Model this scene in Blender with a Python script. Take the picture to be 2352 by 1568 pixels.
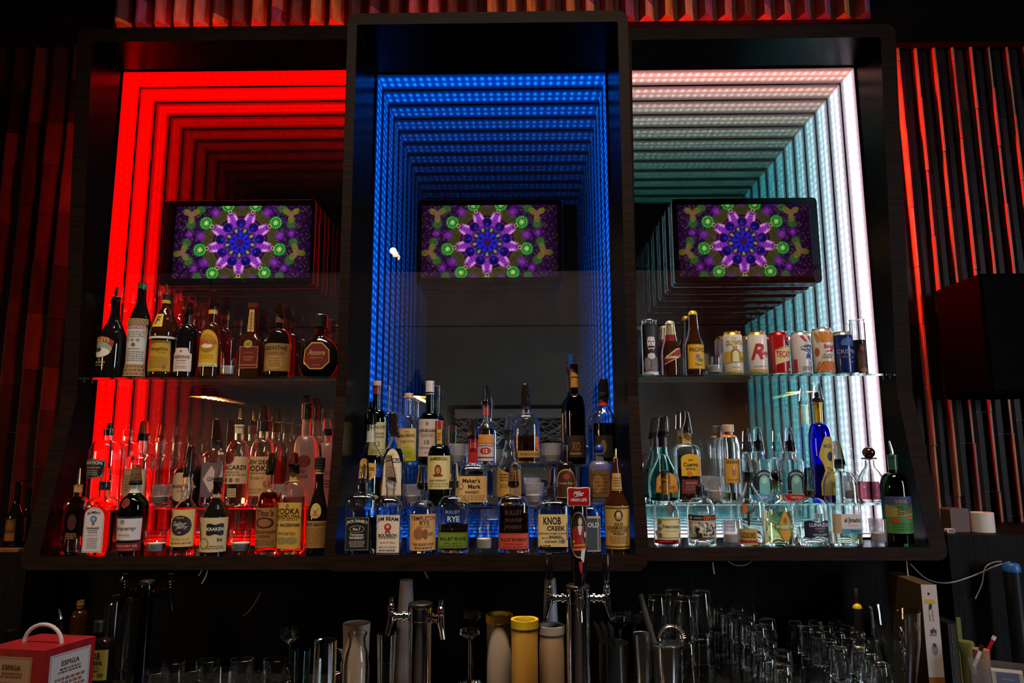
import bpy, math, random
from mathutils import Vector, Matrix
R = math.radians
rnd = random.Random(7)
for o in list(bpy.data.objects): bpy.data.objects.remove(o)
sc = bpy.context.scene
COL = sc.collection

# ------------------------------------------------------------------ camera
FPX, PITCH, YAW, ROLL, CAMZ = 1650.0, 8.8, 0.8, 0.2, 1.62
cam = bpy.data.objects.new('camera', bpy.data.cameras.new('camera'))
COL.objects.link(cam)
cam.data.sensor_width = 36.0
cam.data.lens = FPX / 2352 * 36.0
cam.data.clip_start = 0.02
CM = (Matrix.Rotation(R(YAW), 4, 'Z') @ Matrix.Rotation(R(90 + PITCH), 4, 'X') @ Matrix.Rotation(R(-ROLL), 4, 'Z'))
cam.matrix_world = Matrix.Translation((0, 0, CAMZ)) @ CM
sc.camera = cam
C3 = CM.to_3x3()

def ray(px, py):
    return C3 @ Vector(((px - 1176) / FPX, -(py - 784) / FPX, -1.0))
def at(px, py, Y):                      # the world point on the upright plane y = Y seen at a place of the photo
    d = ray(px, py)
    t = Y / d.y
    return Vector((d.x * t, Y, CAMZ + d.z * t))
def m_per_px(px, py, Y):
    return (at(px + 1, py, Y) - at(px - 1, py, Y)).length / 2

# ------------------------------------------------------------------ world, light, exposure
w = bpy.data.worlds.new('world'); sc.world = w; w.use_nodes = True
w.node_tree.nodes['Background'].inputs[0].default_value = (0.5, 0.6, 0.8, 1)
w.node_tree.nodes['Background'].inputs[1].default_value = 0.0025
sc.view_settings.view_transform = 'Standard'
sc.view_settings.look = 'None'
sc.view_settings.exposure = 0.0
sc.view_settings.gamma = 1.0
sc.view_settings.use_curve_mapping = False
cy = sc.cycles
cy.max_bounces = 26; cy.glossy_bounces = 22; cy.transmission_bounces = 14
cy.transparent_max_bounces = 28; cy.diffuse_bounces = 2
cy.caustics_reflective = False; cy.caustics_refractive = False
cy.sample_clamp_indirect = 60.0; cy.blur_glossy = 0.3
cy.use_denoising = True
try: cy.denoiser = 'OPENIMAGEDENOISE'
except Exception: pass

def area(name, loc, target, sx, sy, power, col):
    l = bpy.data.lights.new(name, 'AREA'); l.shape = 'RECTANGLE'; l.size = sx; l.size_y = sy
    l.energy = power; l.color = col
    o = bpy.data.objects.new(name, l); COL.objects.link(o)
    o.location = loc
    o.rotation_euler = (Vector(target) - Vector(loc)).to_track_quat('-Z', 'Y').to_euler()
    return o
# daylight from a tall window at the right, behind the camera; warm fills added left and overhead; red wash lamps
area('daylight_window', (4.6, -0.9, 2.3), (0.4, 2.5, 1.3), 0.6, 2.2, 90, (0.80, 0.87, 1.0))
area('side_warm_fill', (-3.7, 0.3, 1.9), (-0.4, 2.5, 1.4), 0.5, 0.5, 14, (1.0, 0.62, 0.32))  # unseen lamp added as warm fill for the left labels
area('overhead_label_fill', (-0.1, 1.3, 4.55), (-0.1, 2.42, 1.42), 2.9, 0.12, 19, (1.0, 0.80, 0.58)).data.spread = R(44)  # overhead strip added to brighten the labels, no known fixture

# ------------------------------------------------------------------ materials
MATS = {}
def nodes_of(name):
    m = bpy.data.materials.new(name); m.use_nodes = True
    return m, m.node_tree.nodes, m.node_tree.links, m.node_tree.nodes['Principled BSDF']
def mat(name, col, rough=0.5, metal=0.0, coat=0.0, spec=0.5, emit=None, es=0.0, trans=0.0, ior=1.45, alpha=1.0):
    key = (name, tuple(col), rough, metal, coat, spec, emit, es, trans, ior, alpha)
    if key in MATS: return MATS[key]
    m, N, L, b = nodes_of(name)
    b.inputs['Base Color'].default_value = (*col, 1)
    b.inputs['Roughness'].default_value = rough
    b.inputs['Metallic'].default_value = metal
    b.inputs['Coat Weight'].default_value = coat
    b.inputs['Specular IOR Level'].default_value = spec
    b.inputs['Transmission Weight'].default_value = trans
    b.inputs['IOR'].default_value = ior
    b.inputs['Alpha'].default_value = alpha
    if emit:
        b.inputs['Emission Color'].default_value = (*emit, 1)
        b.inputs['Emission Strength'].default_value = es
    MATS[key] = m
    return m
def rgb(h):                             # '#rrggbb' to linear
    h = h.lstrip('#')
    f = lambda v: v / 12.92 if v <= 0.04045 else ((v + 0.055) / 1.055) ** 2.4
    return tuple(f(int(h[i:i + 2], 16) / 255) for i in (0, 2, 4))
def paper(h):
    return mat('paper', rgb(h), 0.55)
def gloss(h, rough=0.25):
    return mat('gloss', rgb(h), rough, coat=0.5)
def noisy(name, c1, c2, scale=(1, 1, 1), nscale=20, rough=0.5, spec=0.5, bump=0.0, detail=4, coat=0.0, metal=0.0):
    key = ('noisy', name)
    if key in MATS: return MATS[key]
    m, N, L, b = nodes_of(name)
    tc = N.new('ShaderNodeTexCoord'); mp = N.new('ShaderNodeMapping'); nz = N.new('ShaderNodeTexNoise'); cr = N.new('ShaderNodeValToRGB')
    mp.inputs['Scale'].default_value = scale
    nz.inputs['Scale'].default_value = nscale; nz.inputs['Detail'].default_value = detail
    L.new(tc.outputs['Object'], mp.inputs[0]); L.new(mp.outputs[0], nz.inputs['Vector']); L.new(nz.outputs[0], cr.inputs[0])
    cr.color_ramp.elements[0].color = (*c1, 1); cr.color_ramp.elements[1].color = (*c2, 1)
    cr.color_ramp.elements[0].position = 0.35; cr.color_ramp.elements[1].position = 0.65
    L.new(cr.outputs[0], b.inputs['Base Color'])
    b.inputs['Roughness'].default_value = rough; b.inputs['Specular IOR Level'].default_value = spec
    b.inputs['Coat Weight'].default_value = coat; b.inputs['Metallic'].default_value = metal
    if bump:
        bp = N.new('ShaderNodeBump'); bp.inputs['Strength'].default_value = bump; bp.inputs['Distance'].default_value = 0.002
        L.new(nz.outputs[0], bp.inputs['Height']); L.new(bp.outputs[0], b.inputs['Normal'])
    MATS[key] = m
    return m
WOOD = noisy('dark_stained_oak', (0.003, 0.0008, 0.0003), (0.012, 0.0034, 0.0012), (1.2, 8, 14), 9, 0.6, 0.10, 0.25)
WOODV = noisy('black_veneer', (0.0008, 0.0007, 0.0007), (0.005, 0.004, 0.0038), (16, 10, 0.9), 9, 0.55, 0.10, 0.5)
LAMINATE = mat('black_laminate', (0.006, 0.006, 0.008), 0.16, spec=0.6)
INNER = mat('black_lacquer', (0.002, 0.002, 0.0024), 0.24, spec=0.12)
STONE = noisy('dark_counter', (0.004, 0.004, 0.004), (0.02, 0.018, 0.016), (1, 1, 1), 60, 0.2)
CHROME = mat('chrome', (0.75, 0.74, 0.72), 0.07, metal=1.0)
STEEL = mat('steel', (0.6, 0.6, 0.6), 0.2, metal=1.0)
BRASSY = mat('brass', (0.7, 0.45, 0.16), 0.25, metal=1.0)
BLACK = mat('black_plastic', (0.01, 0.01, 0.011), 0.35)
RUBBER = mat('black_rubber', (0.012, 0.011, 0.011), 0.5)
def glass(h, rough=0.0): return mat('glass', rgb(h), rough, trans=1.0, ior=1.45)
CLEAR = glass('#f6faf8')
GLASSES = {'clear': CLEAR, 'green': glass('#2f8a3c'), 'dgreen': glass('#1d5c2c'), 'blue': glass('#1a2fd8'), 'brown': glass('#6a2c10'),
           'smoke': glass('#b8a894'), 'teal': glass('#9fd8cf'), 'frost': mat('frosted_glass', rgb('#f4e8e8'), 0.35, trans=0.96),
           'candle': mat('frosted_cup', rgb('#ded8ee'), 0.25, trans=0.9), 'red': glass('#b03030')}
def thin_glass(name, tint, haze=0.0):
    m = bpy.data.materials.new(name); m.use_nodes = True
    N, L = m.node_tree.nodes, m.node_tree.links; N.clear()
    out = N.new('ShaderNodeOutputMaterial'); mx = N.new('ShaderNodeMixShader'); tr = N.new('ShaderNodeBsdfTransparent'); gl = N.new('ShaderNodeBsdfGlossy'); fr = N.new('ShaderNodeLayerWeight')
    fr.inputs['Blend'].default_value = 0.22
    gl.inputs['Roughness'].default_value = 0.02; tr.inputs[0].default_value = (*tint, 1)
    L.new(fr.outputs['Facing'], mx.inputs[0])
    if haze:
        m2 = N.new('ShaderNodeMixShader'); df = N.new('ShaderNodeBsdfTranslucent'); d2 = N.new('ShaderNodeBsdfDiffuse'); m3 = N.new('ShaderNodeMixShader')
        for d in (df, d2): d.inputs[0].default_value = (0.8, 0.78, 0.84, 1)
        m3.inputs[0].default_value = 0.4; L.new(df.outputs[0], m3.inputs[1]); L.new(d2.outputs[0], m3.inputs[2])
        m2.inputs[0].default_value = haze; L.new(tr.outputs[0], m2.inputs[1]); L.new(m3.outputs[0], m2.inputs[2]); L.new(m2.outputs[0], mx.inputs[1])
    else: L.new(tr.outputs[0], mx.inputs[1])
    L.new(gl.outputs[0], mx.inputs[2]); L.new(mx.outputs[0], out.inputs[0])
    return m
THIN = {'clear': thin_glass('thin_glass', (0.93, 0.94, 0.94)), 'candle': thin_glass('hazy_thin_glass', (0.9, 0.9, 0.92), 0.22)}
COVER_M = {'clear': mat('clear_cover', (0.92, 0.92, 0.95), 0.06, trans=1.0, ior=1.2),
           'smoke': mat('smoky_cover', (0.42, 0.34, 0.26), 0.08, trans=1.0, ior=1.2),
           'dark': mat('dark_cover', (0.035, 0.022, 0.016), 0.1, trans=0.7, ior=1.3)}
def liquid(h): return mat('liquid', rgb(h), 0.0, trans=1.0, ior=1.33)
WAX = mat('wax', (0.62, 0.58, 0.55), 0.6)
DARKGLASS = {'black': mat('dark_bottle_glass', (0.006, 0.005, 0.005), 0.06, coat=0.3),
             'opgreen': mat('dark_green_bottle_glass', (0.004, 0.03, 0.01), 0.06, coat=0.3),
             'opbrown': mat('dark_brown_bottle_glass', (0.03, 0.008, 0.003), 0.06, coat=0.3)}

# ------------------------------------------------------------------ mesh helpers
class MB:
    def __init__(s): s.v = []; s.f = []; s.mi = []; s.mats = []; s.sm = []
    def m(s, material):
        if material not in s.mats: s.mats.append(material)
        return s.mats.index(material)
    def add(s, vs, fs, material, smooth=False):
        o = len(s.v); k = s.m(material)
        s.v += [tuple(p) for p in vs]
        for f in fs: s.f.append(tuple(i + o for i in f)); s.mi.append(k); s.sm.append(smooth)
        return s
    def box(s, a, b, material):
        (x0, y0, z0), (x1, y1, z1) = a, b
        vs = [(x0, y0, z0), (x1, y0, z0), (x1, y1, z0), (x0, y1, z0), (x0, y0, z1), (x1, y0, z1), (x1, y1, z1), (x0, y1, z1)]
        return s.add(vs, [(0, 3, 2, 1), (4, 5, 6, 7), (0, 1, 5, 4), (1, 2, 6, 5), (2, 3, 7, 6), (3, 0, 4, 7)], material)
    def rbox(s, a, b, r, material, axis='y', seg=5):      # box with four rounded corners, extruded along an axis
        (x0, y0, z0), (x1, y1, z1) = a, b
        pts = []
        if axis == 'y': u0, u1, v0, v1, d0, d1 = x0, x1, z0, z1, y0, y1
        elif axis == 'z': u0, u1, v0, v1, d0, d1 = x0, x1, y0, y1, z0, z1
        else: u0, u1, v0, v1, d0, d1 = y0, y1, z0, z1, x0, x1
        for (cu, cv, a0) in ((u1 - r, v1 - r, 0), (u0 + r, v1 - r, 90), (u0 + r, v0 + r, 180), (u1 - r, v0 + r, 270)):
            for k in range(seg + 1):
                t = R(a0 + 90 * k / seg); pts.append((cu + r * math.cos(t), cv + r * math.sin(t)))
        P = (lambda u, v, d: (u, d, v)) if axis == 'y' else ((lambda u, v, d: (u, v, d)) if axis == 'z' else (lambda u, v, d: (d, u, v)))
        n = len(pts)
        vs = [P(u, v, d0) for u, v in pts] + [P(u, v, d1) for u, v in pts]
        fs = [(i, (i + 1) % n, n + (i + 1) % n, n + i) for i in range(n)] + [tuple(range(n)), tuple(range(2 * n - 1, n - 1, -1))]
        return s.add(vs, fs, material)
    def lathe(s, prof, material, seg=28, n=2.0, dr=1.0, cap0=True, cap1=True, c=(0, 0), flip=False, smooth=True, twist=0, ribs=0, rib=0.0):
        vs = []; fs = []
        for (z, r) in prof:
            for i in range(seg):
                t = 2 * math.pi * (i + 0.5) / seg + twist
                ct, st = math.cos(t), math.sin(t)
                k = 1.0 if n == 2.0 else (abs(ct) ** n + abs(st) ** n) ** (-1.0 / n)
                if ribs: k *= 1 + rib * math.cos(ribs * t)
                vs.append((c[0] + r * k * ct, c[1] + r * k * st * dr, z))
        for j in range(len(prof) - 1):
            for i in range(seg):
                a, b = j * seg + i, j * seg + (i + 1) % seg
                fs.append((a, b, b + seg, a + seg))
        if cap0: fs.append(tuple(range(seg - 1, -1, -1)))
        if cap1: q = (len(prof) - 1) * seg; fs.append(tuple(range(q, q + seg)))
        if flip: fs = [tuple(reversed(f)) for f in fs]
        return s.add(vs, fs, material, smooth)
    def tube(s, pts, rad, material, seg=8, caps=True):
        pts = [Vector(p) for p in pts]; vs = []; fs = []
        rads = rad if isinstance(rad, (list, tuple)) else [rad] * len(pts)
        up = Vector((0.31, 0.2, 0.93)).normalized()
        for i, p in enumerate(pts):
            d = (pts[min(i + 1, len(pts) - 1)] - pts[max(i - 1, 0)]).normalized()
            a = d.cross(up)
            if a.length < 0.05: a = d.cross(Vector((1, 0, 0)))
            a.normalize(); b = d.cross(a)
            for k in range(seg):
                t = 2 * math.pi * k / seg
                vs.append(p + (a * math.cos(t) + b * math.sin(t)) * rads[i])
        for j in range(len(pts) - 1):
            for k in range(seg):
                q, r_ = j * seg + k, j * seg + (k + 1) % seg
                fs.append((q, q + seg, r_ + seg, r_))
        if caps: fs += [tuple(range(seg)), tuple(range(len(vs) - 1, len(vs) - seg - 1, -1))]
        return s.add(vs, fs, material, True)
    def ball(s, c, r, material, seg=16, sq=1.0):
        prof = [(c[2] + r * sq * math.sin(R(a)), max(1e-5, r * math.cos(R(a)))) for a in range(-90, 91, 15)]
        return s.lathe(prof, material, seg, c=(c[0], c[1]))
    def build(s, name, parent=None, loc=None, angle=35):
        me = bpy.data.meshes.new(name)
        me.from_pydata(s.v, [], s.f)
        for m in s.mats: me.materials.append(m)
        me.polygons.foreach_set('material_index', s.mi)
        me.polygons.foreach_set('use_smooth', s.sm)
        me.update()
        if any(s.sm): me.set_sharp_from_angle(angle=R(angle))
        o = bpy.data.objects.new(name, me); COL.objects.link(o)
        if parent: o.parent = parent
        if loc: o.location = loc
        return o
def tag(o, label=None, cat=None, group=None, kind=None):
    if label: o['label'] = label
    if cat: o['category'] = cat
    if group: o['group'] = group
    if kind: o['kind'] = kind
    return o
def thing(name, loc, label, cat, group=None, rz=0):
    o = bpy.data.objects.new(name, None); COL.objects.link(o)
    o.empty_display_size = 0.02
    o.location = loc; o.rotation_euler = (0, 0, rz)
    return tag(o, label, cat, group)
def copy_tree(o, parent=None):
    c = o.copy(); COL.objects.link(c); c.parent = parent
    for ch in list(o.children): copy_tree(ch, c)
    return c

# ------------------------------------------------------------------ printed matter: labels and lettering laid on a surface
TXT = {}
def text_geo(s, bold, shear):
    key = (s, bold, shear)
    if key in TXT: return TXT[key]
    cu = bpy.data.curves.new('txt', 'FONT'); cu.body = s; cu.size = 1; cu.resolution_u = 2
    cu.offset = min(bold, 0.022); cu.shear = shear; cu.align_x = 'CENTER'
    ob = bpy.data.objects.new('txt', cu)
    me = bpy.data.meshes.new_from_object(ob)
    vs = [(v.co.x, v.co.y) for v in me.vertices]; fs = [tuple(p.vertices) for p in me.polygons]
    bpy.data.objects.remove(ob); bpy.data.curves.remove(cu); bpy.data.meshes.remove(me)
    if not vs: vs = [(0, 0)]
    x0, x1 = min(v[0] for v in vs), max(v[0] for v in vs); y0, y1 = min(v[1] for v in vs), max(v[1] for v in vs)
    cx, cyy = (x0 + x1) / 2, (y0 + y1) / 2
    TXT[key] = ([(v[0] - cx, v[1] - cyy) for v in vs], fs, x1 - x0, y1 - y0)
    return TXT[key]

def columns(mb, fn, x0, x1, lo, hi, layer, material, n=12):
    vs = []
    for i in range(n + 1):
        x = x0 + (x1 - x0) * i / n
        vs.append(fn(x, lo(x), layer)); vs.append(fn(x, hi(x), layer))
    mb.add(vs, [(2 * i, 2 * i + 2, 2 * i + 3, 2 * i + 1) for i in range(n)], material)
SHAPES = {
    'rect': (lambda x: 0.0, lambda x: 1.0),
    'arch': (lambda x: 0.0, lambda x: 0.78 + 0.22 * math.sqrt(max(0, 1 - x * x))),
    'roundarch': (lambda x: 0.0, lambda x: 0.6 + 0.4 * math.sqrt(max(0, 1 - x * x))),
    'oval': (lambda x: 0.5 - 0.5 * math.sqrt(max(0, 1 - x * x)), lambda x: 0.5 + 0.5 * math.sqrt(max(0, 1 - x * x))),
    'hex': (lambda x: 0.1 * abs(x), lambda x: 1 - 0.1 * abs(x)),
    'diamond': (lambda x: 0.5 * abs(x), lambda x: 1 - 0.5 * abs(x)),
    'wave': (lambda x: 0.06 + 0.06 * math.cos(5 * x), lambda x: 0.93 - 0.06 * math.cos(5 * x)),
    'oct': (lambda x: max(0, abs(x) - 0.45) * 0.5, lambda x: 1 - max(0, abs(x) - 0.45) * 0.5),
    'leaf': (lambda x: 0.0 + 0.5 * abs(x) ** 2.4, lambda x: 1 - 0.62 * abs(x) ** 1.1),
    'shield': (lambda x: 0.35 * abs(x) ** 2.2, lambda x: 1 - 0.05 * abs(x)),
    'notch': (lambda x: 0.0, lambda x: 1.0 if abs(x) < 0.62 else 0.84 - 0.25 * (abs(x) - 0.62)),
}
def print_on(mb, fn, hw, h, shape, bg, elems, layer0=0):
    """fn(x_m, z_m, layer) -> 3-D point. Label spans x in [-hw, hw], z in [0, h]."""
    g = lambda x, y, l: fn(x * hw, y * h, layer0 + l)
    lo, hi = SHAPES[shape]
    if bg: columns(mb, g, -1, 1, lo, hi, 0, paper(bg), 24)
    for e in elems:
        k = e[0]
        if k == 'b':                                     # border line just inside the edge
            inset, th, c = e[1], e[2], e[3]; m = paper(c)
            ix = 1 - inset; tx = th; ty = th * hw / h; iy = inset * hw / h
            hi2 = lambda x: hi(x / ix * 1.0 if abs(x / ix) <= 1 else math.copysign(1, x)) - iy
            lo2 = lambda x: lo(x / ix if abs(x / ix) <= 1 else math.copysign(1, x)) + iy
            columns(mb, g, -ix, ix, lambda x: hi2(x) - ty, hi2, 1, m, 14)
            columns(mb, g, -ix, ix, lo2, lambda x: lo2(x) + ty, 1, m, 14)
            columns(mb, g, -ix, -ix + tx, lo2, hi2, 1, m, 1); columns(mb, g, ix - tx, ix, lo2, hi2, 1, m, 1)
        elif k == 'r':
            _, x0, y0, x1, y1, c = e[:6]; l = e[6] if len(e) > 6 else 1
            columns(mb, g, x0, x1, lambda x: y0, lambda x: y1, l, paper(c), 16)
        elif k == 's':                                   # any named shape inside a sub-rectangle
            _, nm, x0, y0, x1, y1, c, l = e; lo3, hi3 = SHAPES[nm]; cx_, hx = (x0 + x1) / 2, (x1 - x0) / 2
            columns(mb, g, x0, x1, lambda x: y0 + (y1 - y0) * lo3(max(-1, min(1, (x - cx_) / hx))), lambda x: y0 + (y1 - y0) * hi3(max(-1, min(1, (x - cx_) / hx))), l, paper(c), 14)
        elif k == 'e':                                   # circle: x, y, radius in half widths
            _, cx_, cy_, r, c = e[:5]; l = e[5] if len(e) > 5 else 2; ry = r * hw / h
            f = lambda x: math.sqrt(max(0, 1 - ((x - cx_) / r) ** 2)) * ry
            columns(mb, g, cx_ - r, cx_ + r, lambda x: cy_ - f(x), lambda x: cy_ + f(x), l, paper(c), 14)
        elif k == 'E':
            _, cx_, cy_, rx, ry, c = e[:6]; l = e[6] if len(e) > 6 else 2
            f = lambda x: math.sqrt(max(0, 1 - ((x - cx_) / rx) ** 2)) * ry
            columns(mb, g, cx_ - rx, cx_ + rx, lambda x: cy_ - f(x), lambda x: cy_ + f(x), l, paper(c), 14)
        elif k == 'p':
            _, pts, c = e[:3]; l = e[3] if len(e) > 3 else 2
            xs_ = [q[0] for q in pts]; a_, b_ = min(xs_), max(xs_); nc = max(6, int((b_ - a_) * 14)); vs_ = []; fs_ = []
            def cuts(x):
                out = []
                for (xa, ya), (xb, yb) in zip(pts, pts[1:] + pts[:1]):
                    if (xa <= x) != (xb <= x): out.append(ya + (yb - ya) * (x - xa) / (xb - xa))
                return sorted(out)
            for i in range(nc):
                m_ = a_ + (b_ - a_) * (i + .5) / nc; c0 = cuts(m_)
                xl, xr = a_ + (b_ - a_) * i / nc, a_ + (b_ - a_) * (i + 1) / nc
                cl, cr = cuts(xl + 1e-5), cuts(xr - 1e-5)
                for j in range(0, len(c0) - 1, 2):
                    L0 = cl if len(cl) == len(c0) else c0; R0 = cr if len(cr) == len(c0) else c0
                    k0 = len(vs_); vs_ += [g(xl, L0[j], l), g(xr, R0[j], l), g(xr, R0[j + 1], l), g(xl, L0[j + 1], l)]; fs_.append((k0, k0 + 1, k0 + 2, k0 + 3))
            mb.add(vs_, fs_, paper(c))
        elif k == 't':                                   # text, x, y, cap height, colour, widest, bold, shear, arch
            _, s_, cx_, cy_, th, c = e[:6]
            wmax = e[6] if len(e) > 6 else 1.8; bold = e[7] if len(e) > 7 else 0.0; shear = e[8] if len(e) > 8 else 0.0
            arch = e[9] if len(e) > 9 else 0.0; l = e[10] if len(e) > 10 else 3
            vs, fs, tw, tht = text_geo(s_, bold, shear)
            sy = th / tht; sx = th * h / hw / tht
            if tw * sx > wmax: sx = wmax / tw
            elif len(e) > 11 and e[11]: sx = wmax / tw
            out = []
            for (x, y) in vs:
                X = cx_ + x * sx; Yv = cy_ + y * sy + arch * (1 - (x * sx / max(0.01, wmax / 2)) ** 2)
                out.append(g(X, Yv, l))
            lim = 0.0035 if math.dist(g(cx_ - .05, cy_, l), g(cx_ + .05, cy_, l)) > 0 else 1
            if th * h > 0.006:                           # big letters follow the curve: split their faces
                P2 = [(cx_ + x * sx, cy_ + y * sy + arch * (1 - (x * sx / max(0.01, wmax / 2)) ** 2)) for x, y in vs]
                tris = []
                st_ = [(P2[f[0]], P2[f[i]], P2[f[i + 1]]) for f in fs for i in range(1, len(f) - 1)]
                d2 = lambda a, b: ((a[0] - b[0]) * hw) ** 2
                while st_:
                    t = st_.pop(); es_ = [(d2(t[0], t[1]), 0), (d2(t[1], t[2]), 1), (d2(t[2], t[0]), 2)]; m_, i = max(es_)
                    if m_ > lim * lim:
                        a, b, c3 = t[i], t[(i + 1) % 3], t[(i + 2) % 3]; mm = ((a[0] + b[0]) / 2, (a[1] + b[1]) / 2)
                        st_ += [(a, mm, c3), (mm, b, c3)]
                    else: tris.append(t)
                mb.add([g(x, y, l) for t in tris for x, y in t], [(3 * i, 3 * i + 1, 3 * i + 2) for i in range(len(tris))], paper(c))
            else: mb.add(out, fs, paper(c))
        elif k == 'l':                                   # lines of small print: y0, y1, count, colour, half width
            _, y0, y1, n, c, w_ = e[:6]; cx_ = e[6] if len(e) > 6 else 0.0
            for i in range(n):
                y = y0 + (y1 - y0) * (i + 0.5) / n; ty = (y1 - y0) / n * 0.32
                x = -w_ * (0.8 + 0.2 * rnd.random())
                while x < w_ * 0.85:
                    ww = w_ * (0.08 + 0.2 * rnd.random())
                    columns(mb, g, cx_ + x, min(cx_ + x + ww, cx_ + w_), lambda q: y - ty, lambda q: y + ty, 1, paper(c), 2)
                    x += ww + w_ * 0.06
    return mb

def wrap(rx_at, n, dr, z0, cx_m, yaw=0.0):
    """map (u along the surface, z) onto a bottle of cross-section n; u measured along the surface from its front"""
    N = 60; tab = [(0.0, 0.0, -1.0)]; L = 0
    ok = lambda x: (max(0.0, 1 - abs(x) ** n)) ** (1 / n)
    px_, py_ = 0.0, -dr
    for i in range(1, N + 1):
        t = math.pi / 2 * i / N * 0.985
        k = (abs(math.sin(t)) ** n + abs(math.cos(t)) ** n) ** (-1.0 / n)
        x, y = k * math.sin(t), -k * math.cos(t) * dr
        L += math.hypot(x - px_, y - py_); px_, py_ = x, y
        tab.append((L, x, y))
    tab[0] = (0.0, 0.0, -dr)
    def look(u):
        s = 1 if u >= 0 else -1; u = abs(u)
        if u >= tab[-1][0]: return s * tab[-1][1], tab[-1][2]
        lo_, hi_ = 0, N
        while hi_ - lo_ > 1:
            m = (lo_ + hi_) // 2
            if tab[m][0] <= u: lo_ = m
            else: hi_ = m
        a, b = tab[lo_], tab[hi_]; q = (u - a[0]) / (b[0] - a[0] + 1e-9)
        return s * (a[1] + (b[1] - a[1]) * q), a[2] + (b[2] - a[2]) * q
    def u_of_x(xf):                                      # surface length for a projected offset (fraction of radius)
        xf = min(abs(xf), 0.97)
        for a, b in zip(tab, tab[1:]):
            if b[1] >= xf: return a[0] + (b[0] - a[0]) * (xf - a[1]) / (b[1] - a[1] + 1e-9)
        return tab[-1][0]
    rmid = rx_at(z0)
    uc = math.copysign(u_of_x(cx_m / rmid), cx_m) if abs(cx_m) > 1e-6 else 0
    def fn(u, z, layer):
        r = rx_at(z0 + z); x, y = look((u / rmid) + uc)
        nx, ny = x, y / (dr * dr); q = math.hypot(nx, ny) or 1
        off = 0.0007 + 0.00016 * layer
        return (x * r + nx / q * off, y * r + ny / q * off, z0 + z)
    return fn, u_of_x, rmid

# ------------------------------------------------------------------ bottle maker
ROWS = {}
def interp(prof, z):
    if z <= prof[0][0]: return prof[0][1]
    for a, b in zip(prof, prof[1:]):
        if a[0] <= z <= b[0]: return a[1] + (b[1] - a[1]) * (z - a[0]) / (b[0] - a[0] + 1e-9)
    return prof[-1][1]

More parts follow.
